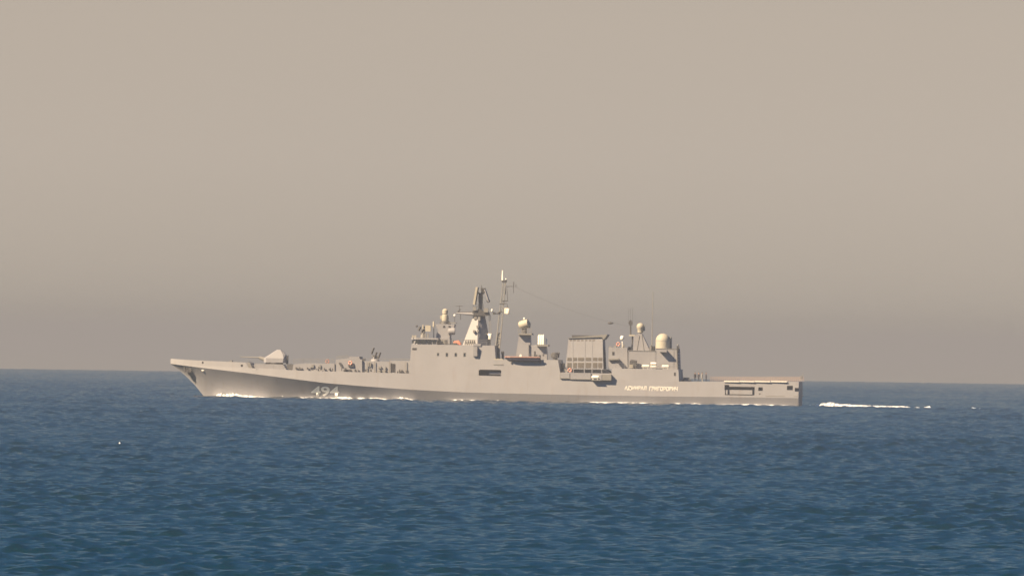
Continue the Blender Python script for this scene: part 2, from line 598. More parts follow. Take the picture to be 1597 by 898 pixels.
bridge = house('bridge_house', [(638.2, 582.3), (639.9, 565), (641.8, 536.6), (771.5, 538.6), (773.6, 566)])
mid = house('midship_house', [(773.7, 566.2), (773.8, 560.2), (870.2, 561), (873.6, 580.2)])
waist = house('waist_house', [(873.7, 580.3), (953.6, 582.2)])
aft = house('aft_house', [(953.7, 582.2), (954.2, 574), (1057.6, 575.8), (1058.6, 594.4)])
def pill(px0, py0, px1, py1, depth):
    """rounded cutter for the long midship opening"""
    y = -6.8
    a = L(px0, (py0+py1)/2, y); b = L(px1, (py0+py1)/2, y)
    zt = L((px0+px1)/2, py0, y)[1]; zb = L((px0+px1)/2, py1, y)[1]
    r = 0.42
    poly = []
    for cx, cz, a0 in ((b[0]-r, zt-r*0.5, 0), (a[0]+r, zt-r*0.5, 90), (a[0]+r, zb+r, 180), (b[0]-r, zb+r, 270)):
        rz = r*0.5 if a0 < 180 else r
        for k in range(5):
            t = R(a0+k*22.5); poly.append((cx+r*math.cos(t), cz+rz*math.sin(t)))
    return MB().prism(poly, -9.0, -6.9+depth)
carve(bridge, [pill(746.8, 576.2, 781.8, 587.4, 2.6)])
carve(mid, [pill(746.8, 576.2, 781.8, 587.4, 2.6)])
mb = MB()
a, b = P(763, 581.6, -6.2), P(782.5, 582, -6.2)
mb.tube(a, b, 0.30, n=12)
mb.tube(P(763, 581.6, -5.4), P(782.5, 582, -5.4), 0.30, n=12)
part_each('torpedo_tube', mb, M['paint'], smooth=True)

# windows and ports in the bridge house
def on_side(px0, py0, px1, py1, t, m, name, parent):
    x0, _ = L(px0, py0, -6.4); x1, _ = L(px1, py0, -6.4)
    zt = L((px0+px1)/2, py0)[1]; zb = L((px0+px1)/2, py1)[1]
    mb = MB().prism([(x0, zb), (x1, zb), (x1, zt), (x0, zt)], lambda x, z: -side(x, z)-t, lambda x, z: -side(x, z)+0.03)
    return part(name, mb, m, parent)
for px, s in ((683.3, 0.8), (697.2, 1), (711, 1), (724.8, 1)):
    w = on_side(px-2.1*s, 549.6, px+2.1*s, 556.2*s+549.6*(1-s), 0.03, M['mid'], 'porthole', bridge)
    on_side(px-1.5*s, 550.3, px+1.5*s, 555.4*s+549.6*(1-s), 0.05, M['glass'], 'pane', w)
on_side(643.4, 542.4, 650.2, 545.6, 0.03, M['void'], 'vent_slot', bridge)
on_side(1050.8, 580.5, 1053.4, 585.5, 0.03, M['void'], 'side_vent', aft)
on_side(1192.8, 616.4, 1223, 617.6, 0.02, M['mid'], 'draught_marks', hull)
on_side(1236.5, 616.8, 1243.5, 618, 0.02, M['mid'], 'draught_marks', hull)

# wheelhouse with its row of windows
def build_wheelhouse():
    Z0, Z1 = L(660, 536.9, -5.6)[1], L(660, 526.6, -5.6)[1]
    x0, x1 = L(642.2, 532, -5.6)[0], L(681, 532, -5.6)[0]
    pl = [(x0, -2.6), (x0+1.2, -5.4), (x1, -5.6), (x1, 5.6), (x0+1.2, 5.4), (x0, 2.6)]   # plan
    def ring(zs_, grow):
        v, f = [], []
        for z in zs_:
            for x, y in pl:
                v.append((x-(grow if x < x1 else -grow), y*(1+grow/5.5), z))
        n = len(pl)
        f += [(i, (i+1) % n, n+(i+1) % n, n+i) for i in range(n)]
        f += [tuple(range(n)), tuple(range(n, 2*n))]
        mb = MB(); mb.v, mb.f = v, f
        return mb
    o = part('wheelhouse', ring((Z0, Z1-0.33), 0.0), M['paint'])
    part('wheelhouse_roof', ring((Z1-0.329, Z1), 0.32), M['paint'], o)
    for a, b in ((648.2, 654.2), (656.6, 664.2), (666.2, 672.6), (674.6, 679.4)):
        mb = MB().pbox(a, 530.6, b, 535.6, -5.68, -5.4)
        part('window', mb, M['glass'], o)
    mb = MB().pbox(642.6, 531, 645.6, 534.8, -4.6, -4.0); part('window', mb, M['glass'], o)
    for yy in (-1.8, -0.6, 0.6, 1.8):
        mb = MB().box(x0-0.06, x0+0.1, yy-0.45, yy+0.45, Z0+0.45, Z0+0.95); part('window', mb, M['glass'], o)
build_wheelhouse()

# bridge wing box on the side, with the shade it throws
mb = MB().pbox(737.8, 540.2, 744.6, 555.2, -7.15, -5.6)
wing = part('bridge_wing', mb, M['paint'])
part('wing_lamp', MB().pbox(738, 536, 750, 539.4, -6.6, -5.4), M['paint'], wing)

# deck behind the wheelhouse: fire-control house, stanchions, lockers
def build_director():
    pts = [(680, 527), (680.6, 521), (683.4, 515), (681, 511), (679.4, 505.3), (709, 505.6), (707.5, 511), (702, 517), (701, 527)]
    o = part('director_house', MB().pprism(pts, -2.2, 2.2), M['paint'])
    z0 = L(690, 536.8)[1]; z1 = L(690, 527)[1]
    part('director_trunk', MB().box(L(681.5, 530)[0], L(703, 530)[0], -2.6, 2.6, z0, z1-0.002), M['paint'], o)
    c = P(703, 516.8, -2.4)
    mb = MB().lathe(c+Vector((-0.55, 0, 0)), [(0.2, 0), (0.62, 0.12), (0.68, 0.5), (0.68, 1.35), (0.3, 1.42)], axis=(1, 0, 0.05))
    part('radar_drum', mb, M['paint'], o, True)
    mb = MB()
    for px in (692.5, 701): mb.pbox(px-1.6, 508, px+1.6, 510.6, -2.26, -2.1)
    part_each('vent', mb, M['void'], o)
    b = P(694, 505.3)
    mb = MB().lathe(b, [(1.15, 0.0), (1.0, 0.5), (0.72, 0.62)])
    part('sensor_base', mb, M['dark'], o, True)
    mb = MB().lathe(b+Vector((0, 0, 0.62)), [(0.66, 0), (0.72, 0.5), (0.62, 1.15), (0.45, 1.25), (0.45, 1.4), (0.56, 1.45), (0.56, 2.1), (0.35, 2.35), (0.05, 2.42)])
    mb.box(b.x-0.95, b.x-0.55, b.y-0.35, b.y+0.35, b.z+1.0, b.z+1.7)
    part('sensor_turret', mb, M['cream'], o, True)
    mb = MB().pbox(699.5, 502.6, 711, 504, -1.6, 1.2)
    part('sensor_platform', mb, M['mid'], o)
    mb = MB().tube(P(709, 503, -1.2), P(709, 493, -1.2), 0.05)
    mb2 = MB().ball(P(709.2, 491.8, -1.2), 0.24)
    q = part('lamp_post', mb, M['dark'], o); part('lamp_globe', mb2, M['white'], q, True)
    mb = MB().tube(P(676.6, 527, -1.8), P(676.4, 501.5, -1.8), 0.10, 0.08)
    mb.tube(P(676.4, 509, -1.8), P(676.4, 501, -1.8), 0.2, 0.14)
    part('whip_base', mb, M['cream'], o, True)
build_director()

def build_roof_gun():
    """multi-barrel light gun and its covered dish on the wheelhouse roof"""
    o = part('light_gun', MB().lathe(P(659.5, 526.5, -3), [(0.5, 0), (0.42, 0.5), (0.3, 0.9), (0.3, 1.3)]), M['mid'], smooth=True)
    mb = MB()
    for dy in (-0.3, 0.3):
        for off in (0, 1):
            a = P(657.5+3.2*off, 519.5-2.5*(1-off), -3+dy); b = P(653+5.4*off, 513.5-1.0*(1-off)-1.5*off, -3+dy)
            mb.tube(a, a+Vector((0.55, 0, 1.0)), 0.17)
    mb.tube(P(652.8, 515.6, -3), P(655.6, 509.2, -3), 0.24)
    mb.tube(P(657.4, 521.4, -3), P(661.6, 513, -3), 0.3)
    mb.ball(P(650, 508.4, -3), 0.22)
    part('gun_barrels', mb, M['dark'], o, True)
    mb = MB().pbox(663.2, 507.2, 671.8, 516.6, -3.6, -2.2)
    mb.pbox(658.6, 506.2, 660.6, 513.2, -3.7, -3.3)
    part('covered_dish', mb, M['cream'], o)
    mb = MB()
    for px in (663.2, 667.4):
        mb.pbox(px-1.1, 519.8, px+1.1, 526.4, -3.6, -3.0)
    part_each('gun_leg', mb, M['mid'], o)
    mb = MB()
    for px in (643.6, 646.0, 648.4):
        mb.pbox(px-0.8, 522.6, px+0.8, 526.5, -4.4, -3.9)
    part_each('roof_light', mb, M['cream'], o)
build_roof_gun()

mb = MB()
for px in (684.6, 688.4, 692.6):
    mb.pbox(px-1.6, 529.4, px+1.2, 536.6, -4.4, -3.2)
part_each('signal_locker', mb, M['mid'])
mb = MB()
for i, px in enumerate((725, 728.6, 732, 735.4, 738.6)):
    mb.tube(P(px, 537.6, -5.2), P(px+1.6, 530.2, -5.2), 0.14)
    mb.tube(P(px+1.6, 530.2, -5.2), P(px+3.0, 537.6, -4.4), 0.08)
mb.tube(P(722, 530, -5.2), P(741, 530.2, -5.2), 0.07)
part('flag_rack', mb, M['mid'])

def rail(pts, y, h=1.0, step=1.6, r=0.025, m='mid', name='railing', parent=None, rails=3):
    """guard rail along a polyline of pixels"""
    mb = MB()
    vs = [P(a, b, y) for a, b in pts]
    for a, b in zip(vs, vs[1:]):
        n = max(1, int((b-a).length/step))
        for i in range(n+1):
            q = a.lerp(b, i/n)
            mb.tube(q, q+Vector((0, 0, h)), r*1.2, n=5)
        for k in range(rails):
            u = Vector((0, 0, h*(k+1)/rails))
            mb.tube(a+u, b+u, r, n=5)
    return part(name, mb, M[m], parent)
rail([(682, 537.4), (771, 538.5)], -6.15)
rail([(790, 560.4), (869, 561)], -6.2)
rail([(398, 573.9), (456, 576.6)], -6.0)
rail([(960, 574.2), (1056, 575.8)], -6.3)

# main mast: faceted tower, lit forward face and shaded after face
def facet_tower(name, base_px, top_px, ws, m, parent=None, caps=True):
    """six-sided tower; base/top: (left px, right px, py); ws: (half breadth at foot, half breadth at top); the corner nearest the
    camera stands at the given share of the width"""
    v, f = [], []
    for (pl, pr, py), w, k in ((base_px, ws[0], 0.56), (top_px, ws[1], 0.42)):
        xl, z = L(pl, py); xr, _ = L(pr, py)
        xc = xl+(xr-xl)*k
        v += [(xl, -w*0.62, z), (xc, -w, z), (xr, -w*0.12, z), (xr, w*0.12, z), (xc, w, z), (xl, w*0.62, z)]
    n = 6
    f = [(i, (i+1) % n, n+(i+1) % n, n+i) for i in range(n)] + [tuple(range(n)), tuple(range(n, 2*n))]
    mb = MB(); mb.v, mb.f = v, f
    return part(name, mb, m, parent)

def build_main_mast():
    o = facet_tower('main_mast', (722.5, 765, 538), (739.5, 756.2, 490.6), (3.4, 1.1), M['paint'])
    mb = MB().pprism([(735.5, 492.6), (737.4, 484.6), (744.6, 484), (745.4, 481.4), (750, 481.4), (751.6, 484.6), (761.6, 486.2), (762.6, 491.4), (756, 492.6)], -1.5, 1.5)
    p = part('mast_platform', mb, M['dark'], o)
    part_each('mast_sensor', MB().pbox(737.4, 478.6, 742.6, 484, -1.8, -0.9).pbox(754.6, 480.6, 761.4, 487, -1.8, -0.6).pbox(739, 494, 743.6, 497.6, -1.5, -0.7).pbox(745.4, 494, 749, 500, -1.9, -1.0).pbox(743, 507.4, 746.4, 511, -2.6, -1.6), M['mid'], o)
    for z in (481, 485.6):
        rail([(738, z), (754, z)], -1.5, 0.8, 0.7, 0.03, 'dark', 'platform_rail', p, 2)
    # yard reaching forward
    a, b = P(738.5, 489.9, -1.2), P(711.6, 488.2, -1.2)
    mb = MB().tube(a, b, 0.36, 0.12, 10)
    y = part('yard', mb, M['paint'], o, True)
    mb = MB().tube(P(712, 486.8, -1.2), P(738, 486.4, -1.2), 0.07)
    mb.tube(P(715.6, 488, -1.2), P(716.6, 481.6, -1.2), 0.09)
    mb.tube(P(713.8, 485, -1.2), P(718.4, 482.2, -1.2), 0.1)
    mb.tube(P(710.6, 477.2, -1.2), P(722, 477, -1.2), 0.05)
    mb.tube(P(716.4, 482, -1.2), P(716.4, 476, -1.2), 0.05)
    mb.tube(P(718, 489, -1.2), P(718.2, 498.4, -1.2), 0.07)
    part('yard_antennas', mb, M['dark'], y)
    # rotating column with two flat arrays leaning together
    c0, c1 = P(749.6, 482.6), P(749.8, 456.5)
    mb = MB().tube(c0, P(749.6, 465), 0.36, 0.46, 10).tube(P(749.6, 465), c1, 0.50, 0.34, 10)
    q = part('radar_column', mb, M['mid'], o, True)
    def slab(pa, pb, w0, t, name, m):
        a, b = P(*pa), P(*pb)
        d = (b-a).normalized(); n = Vector((d.z, 0, -d.x))
        mb = MB()
        vs = []
        for c in (a, b):
            for s in (-1, 1):
                for k in (0, 1):
                    vs.append(c + Vector((0, s*w0, 0)) + n*(t*k))
        mb.add(vs, [(0,1,3,2), (4,6,7,5), (0,4,5,1), (2,3,7,6), (0,2,6,4), (1,5,7,3)])
        return part(name, mb, m, q)
    slab((738.4, 474.6), (743.0, 447.6), 1.9, 0.40, 'radar_array', M['cream'])
    slab((761.6, 470.8), (755.6, 452), 1.6, 0.22, 'radar_array', M['paint'])
    mb = MB().ball(P(761.6, 469.2), 0.34)
    mb.tube(P(743, 452), P(749.5, 462), 0.12).tube(P(756, 455), P(749.5, 463), 0.1)
    mb.pbox(749.6, 449, 757, 452.4, -0.5, 0.5)
    mb.pbox(750.4, 452, 754.6, 457, -0.4, 0.4)
    mb.tube(P(750.8, 449, 0), P(750.8, 444.8, 0), 0.07)
    part('array_bracing', mb, M['dark'], q)
    mb = MB().pbox(737.6, 514.6, 740.6, 518.4, -2.9, -1.0).pbox(744, 514, 747, 517, -2.9, -1.0)
    part_each('mast_box', mb, M['mid'], o)
    # halyards and the white box they carry
    mb = MB().tube(P(763.2, 520.5, -0.8), P(762.8, 491, -0.8), 0.05).tube(P(766.2, 520.5, -0.8), P(764.6, 491, -0.8), 0.05)
    h = part('halyard', mb, M['mid'], o)
    part('antenna_box', MB().lathe(P(764.2, 528.9, -0.8), [(0.42, 0), (0.50, 0.15), (0.50, 1.0), (0.42, 1.12)]), M['white'], h, True)
    mb = MB().tube(P(764.2, 538, -0.8), P(764.2, 529, -0.8), 0.16)
    part('antenna_stand', mb, M['mid'], h)
build_main_mast()

def build_lattice_mast():
    o = None
    mb = MB()
    def leg(t, sx, sy):                       # raked aft: foot at 774, head at 786.5 px
        a = P(774.4+sx*3.4, 559, sy*1.3); b = P(786.6+sx*2.0, 440.5, sy*0.45)
        return a.lerp(b, t)
    for sx in (-1, 1):
        for sy in (-1, 1):
            mb.tube(leg(0, sx, sy), leg(1, sx, sy), 0.13, 0.08, 6)
    o = part('lattice_mast', mb, M['mid'])
    mb = MB()
    n = 13
    for i in range(n):
        t0, t1 = i/n, (i+1)/n
        for sy in (-1, 1):
            s = 1 if i % 2 else -1
            mb.tube(leg(t0, s, sy), leg(t1, -s, sy), 0.05, n=5)
            mb.tube(leg(t1, -1, sy), leg(t1, 1, sy), 0.04, n=5)
        for sx in (-1, 1):
            s = 1 if i % 2 else -1
            mb.tube(leg(t0, sx, s), leg(t1, sx, -s), 0.05, n=5)
    part('mast_bracing', mb, M['mid'], o)
    mb = MB()                                 # plated foot
    v = [leg(0.0, sx, sy) for sx, sy in ((-1,-1), (1,-1), (1,1), (-1,1))] + [leg(0.34, sx, sy) for sx, sy in ((-1,-1), (1,-1), (1,1), (-1,1))]
    v = [(p.x+0.02, p.y*0.9, p.z) for p in v]
    mb.add(v, [(0,1,5,4), (1,2,6,5), (2,3,7,6), (3,0,4,7), (0,1,2,3), (4,5,6,7)])
    part('mast_foot', mb, M['mid'], o)
    part('mast_top', MB().pbox(782.6, 437, 790, 440.2, -0.6, 0.6), M['dark'], o)
    part('top_pole', MB().tube(P(783.9, 437, 0), P(784, 421.5, 0), 0.20, 0.13), M['white'], o, True)
    part('top_light', MB().ball(P(789.2, 435.4, 0), 0.16), M['white'], o, True)
    mb = MB()
    mb.tube(P(788.5, 446.8, -0.3), P(800, 446.4, -0.3), 0.06)
    mb.tube(P(801, 449, -0.3), P(801.2, 439.5, -0.3), 0.08).tube(P(804.8, 447.5, -0.3), P(804.8, 443.5, -0.3), 0.06)
    mb.tube(P(783, 469.4, -0.8), P(792.4, 469, -0.8), 0.09).tube(P(791.8, 469, -0.8), P(790.4, 449, -0.5), 0.06)
    mb.tube(P(779, 474, -0.8), P(791, 473, -0.8), 0.08)
    mb.tube(P(787.6, 459, -0.4), P(787.8, 449, -0.4), 0.14)
    mb.tube(P(776, 487.8, -0.9), P(782.6, 485.4, -0.9), 0.13).tube(P(791, 474, -0.8), P(791.4, 481, -0.8), 0.06)
    mb.tube(P(801, 457, -0.3), P(800.4, 449, -0.3), 0.05)
    part_each('mast_yard', mb, M['dark'], o)
    mb = MB().pbox(768.4, 486.4, 771.6, 490.4, -1.2, -0.5)
    mb.tube(P(769, 488.5, -0.9), P(778, 489, -0.9), 0.12)
    part('side_lamp', mb, M['dark'], o); part('lamp_globe', MB().ball(P(767.4, 484.4, -0.9), 0.2, 1, 1, 1.8), M['white'], o, True)
    mb = MB()
    a, b = P(801, 446, -0.3), P(983, 509, -1.5)
    prev = a
    for i in range(1, 17):
        t = i/16; q = a.lerp(b, t); q.z -= 1.4*4*t*(1-t)*0.6
        mb.tube(prev, q, 0.015, n=5); prev = q
    w = part('wire_antenna', mb, M['dark'], o)
    part('insulator', MB().ball(P(952, 503.8, -1.2), 0.24, 2.4, 1, 0.9), M['dark'], w, True)
build_lattice_mast()
# whatever hangs at the mast
mb = MB()
nx, nz = 8, 8
for i in range(nx+1):
    for k in range(nz+1):
        u, w = i/nx, k/nz
        mb.v.append((u*0.98, 0.16*math.sin(u*5+w*1.5)*u, -w*1.12 - 0.10*u))
for i in range(nx):
    for k in range(nz):
        mb.f.append((i*(nz+1)+k, (i+1)*(nz+1)+k, (i+1)*(nz+1)+k+1, i*(nz+1)+k+1))
flag = link('flag', mb.mesh('flag', M['flag'], True))
m_ = flag.modifiers.new('t', 'SOLIDIFY'); m_.thickness = 0.02
flag.data = evaluated_mesh(flag) if (bpy.context.view_layer.update() or True) else None
flag.modifiers.clear()
flag.location = aboard(P(786.6, 480.2, -1.0)); flag.rotation_euler = (0, 0, -ASPECT)
tag(flag, 'small pale flag flying from the lattice mast', 'flag')

# boxes and painted shade at the foot of the lattice mast
mb = MB().pbox(770.2, 559, 784, 568, -6.75, -5.2)
lk = part('deck_locker', mb, M['cream'])
part('locker_sill', MB().pbox(769.6, 567.6, 785, 569, -6.95, -5.6), M['mid'], lk)
part('shade_upright', MB().tube(P(784.2, 560, -4.6), P(784.2, 548.6, -4.6), 0.22).pbox(781.6, 547.6, 786, 552, -4.9, -4.3), M['dark'])  # dark upright in place of the shade on the after face

# sensor tower amidships with its tilted drum
def overhang_tower(name, foot, head, ybreadth, over, rail_h, parent=None):
    pass
def build_sensor_tower():
    pts = [(803.4, 561), (809.6, 521.8), (826.6, 522.4), (827.4, 561.2)]
    o = part('sensor_tower', MB().pprism(pts, -1.6, 1.6), M['paint'])
    # a platform well proud of the tower throws its shade down the face
    mb = MB().pprism([(807.4, 522), (809.4, 519.4), (829, 519.6), (829.4, 522.4)], -2.65, 2.4)
    pl = part('tower_platform', mb, M['mid'], o)
    rail([(808.4, 519.4), (828.8, 519.6)], -2.55, 1.0, 0.55, 0.035, 'mid', 'platform_rail', pl)
    part('director_pedestal', MB().tube(P(817.5, 519.5), P(818, 509), 0.55, 0.45, 12), M['dark'], o, True)
    a = P(810.2, 507.5)
    d = Vector((0.93, -0.25, 0.27)).normalized()
    mb = MB().lathe(a, [(0.15, -0.05), (0.62, 0.0), (0.80, 0.25), (0.84, 1.2), (0.80, 1.9), (0.5, 2.06), (0.1, 2.1)], axis=d)
    part('director_drum', mb, M['cream'], o, True)
    part('drum_yoke', MB().pbox(811, 506.8, 826.5, 511.6, 0.2, 1.0).pbox(821, 503, 827, 509.6, -0.2, 0.9), M['mid'], o)
    part('lamp_globe', MB().ball(P(817.6, 496.6), 0.22).tube(P(817.6, 499.6), P(817.6, 497), 0.07), M['white'], o, True)
    part('downpipe', MB().tube(P(825, 561, -1.75), P(825, 537, -1.75), 0.08), M['dark'], o)
    # lower pedestal behind it
    pts = [(826.8, 561.2), (826.8, 538.2), (836, 537.6), (851.6, 540), (853.2, 561.2)]
    o2 = part('antenna_tower', MB().pprism(pts, -1.5, 1.5), M['paint'])
    pl = part('tower_platform', MB().pprism([(836.6, 540), (838.4, 536.8), (854.6, 537.4), (854.6, 540.2)], -2.55, 2.2), M['mid'], o2)
    mb = MB()
    for k, px in enumerate((840.8, 844.2, 847.4)):
        mb.lathe(P(px, 537, -1.9), [(0.26, 0), (0.26, 1.62), (0.1, 1.95)], n=10)
    mb.lathe(P(852.2, 537.2, -1.6), [(0.14, 0), (0.14, 1.3)], n=8)
    part('antenna_cluster', mb, M['white'], o2, True)
    mb = MB().tube(P(846.6, 526, -1.2), P(846.8, 521, -1.2), 0.04).tube(P(843, 524, -1.2), P(843, 520, -1.2), 0.04)
    part_each('antenna_whip', mb, M['mid'], o2)
    part('wall_hatch', MB().pbox(846.2, 551.6, 848, 554.6, -1.56, -1.4), M['dark'], o2)
build_sensor_tower()
part('decoy_launcher', MB().lathe(P(865.6, 561, -3.6), [(0.55, 0), (0.5, 0.4), (0.82, 0.5), (0.85, 1.2), (0.5, 1.5)]).pbox(860.2, 550.8, 869, 556.4, -4.1, -3.0).tube(P(868, 553, -3.6), P(872.4, 549.8, -3.6), 0.22), M['dark'], smooth=True)
part('lookout_post', MB().pbox(832.6, 547.4, 835.4, 558.6, -4.6, -4.1).pbox(834, 553, 838, 560, -4.6, -4.1), M['dark'])
part('deck_light', MB().lathe(P(811.2, 560.2, -5.8), [(0.35, 0), (0.18, 0.25), (0.1, 0.9)]), M['white'], smooth=True)

# funnel: plated casing, two rows of louvres, slanted cap
def build_funnel():
    yw = lambda x, z: -4.6 + 0.16*(z-L(900, 574)[1])
    pts = [(881.8, 575), (886.6, 527.2), (939.4, 525.2), (941.2, 575.4)]
    o = part('funnel', MB().prism([L(a, b, -3.8) for a, b in pts], yw), M['paint'])
    for y0, y1 in ((557.2, 562.2), (565.2, 573.4)):
        for a, b in ((884.6, 891.2), (893.6, 899.4), (901.2, 910.6), (913.2, 921.6), (924.6, 931.2), (932.8, 938.8)):
            x0, x1 = L(a, y0, -4.4)[0], L(b, y0, -4.4)[0]
            zb, zt = L((a+b)/2, y1)[1], L((a+b)/2, y0)[1]
            mb = MB()
            n = int((zt-zb)/0.13)
            for k in range(n):
                z = zb+(zt-zb)*k/n
                mb.prism([(x0, z), (x1, z), (x1, z+0.09), (x0, z+0.09)], lambda x, z: yw(x, z)-0.07, lambda x, z: yw(x, z)-0.01)
            mb.prism([(x0, zb), (x1, zb), (x1, zt), (x0, zt)], lambda x, z: yw(x, z)-0.03, lambda x, z: yw(x, z)+0.02)
            part('louvre', mb, M['louvre'], o)
    pts = [(885.8, 527.4), (886.4, 526.6), (945.8, 521.4), (946.6, 522.6), (941.2, 529.6), (938.6, 525.6)]
    part('funnel_cap', MB().pprism(pts, -3.9, 3.9, -3.9), M['mid'], o)
    mb = MB()
    for px in (892.8, 911.8, 923): mb.prism([L(px, 575, -4.6), L(px+0.7, 575, -4.6), L(px+0.7, 529, -4.0), L(px, 529, -4.0)], lambda x, z: yw(x, z)-0.04, lambda x, z: yw(x, z)+0.02)
    part_each('casing_rib', mb, M['paint'], o)
    mb = MB()
    for px in range(888, 930, 6): mb.prism([L(px, 531.4, -4), L(px+3.6, 531.4, -4), L(px+3.6, 529.6, -4), L(px, 529.6, -4)], lambda x, z: yw(x, z)-0.03, lambda x, z: yw(x, z)+0.02)
    part_each('casing_slot', mb, M['louvre'], o)
    part('uptake', MB().box(L(893, 525)[0], L(932, 525)[0], -2.2, 2.2, L(910, 526.4)[1], L(910, 522.6)[1]), M['dark'], o)
    # plinth, open beneath: deep shade between posts
    part('funnel_plinth', MB().pprism([(891.6, 581), (891.6, 575.4), (946, 576), (952.6, 582)], -3.6, 3.6), M['mid'], o)
    mb = MB()
    for px in (881.5, 894, 911, 923, 938): mb.pbox(px-0.6, 575.2, px+0.6, 581.4, -4.7, -4.4)
    part_each('plinth_post', mb, M['paint'], o)
build_funnel()
part('after_face_shade', MB().pbox(871, 566, 877.6, 580, -2.0, 4.5), M['mid'])  # duller block laid over the after face to stand for its shade
part('waist_reel', MB().lathe(P(881.4, 578.8, -5.4), [(0.5, 0), (0.5, 0.1), (0.3, 0.12), (0.3, 0.5), (0.5, 0.52), (0.5, 0.62)], axis=(0, -1, 0)), M['mid'], smooth=True)

# galleries built out over the side, with what they throw in shade below
def gallery(px0, py0, px1, py1, out):
    x, z = L((px0+px1)/2, (py0+py1)/2); y = -side(x, z)
    return MB().pbox(px0, py0, px1, py1, y-out, y+0.3)
g = part('side_gallery', gallery(873.8, 581.2, 888.2, 589.2, 0.22), M['paint'])
part('gallery_frame', gallery(873.2, 588.8, 888.8, 590, 0.34).pbox(872.8, 580.4, 874.2, 590, -7.25, -6.6), M['mid'], g)
g = part('side_gallery', gallery(889, 581, 921, 590.4, 0.18), M['paint'])
part('gallery_frame', gallery(889, 590.2, 921, 591.4, 0.30), M['mid'], g)
g = part('side_gallery', gallery(938.6, 583.4, 953, 592.6, 0.85), M['mid'])
part('side_gallery', gallery(922, 591.6, 936.4, 593, 1.0), M['mid'])
part('gallery_post', gallery(935.6, 584, 938, 593.4, 0.8), M['paint'], g)

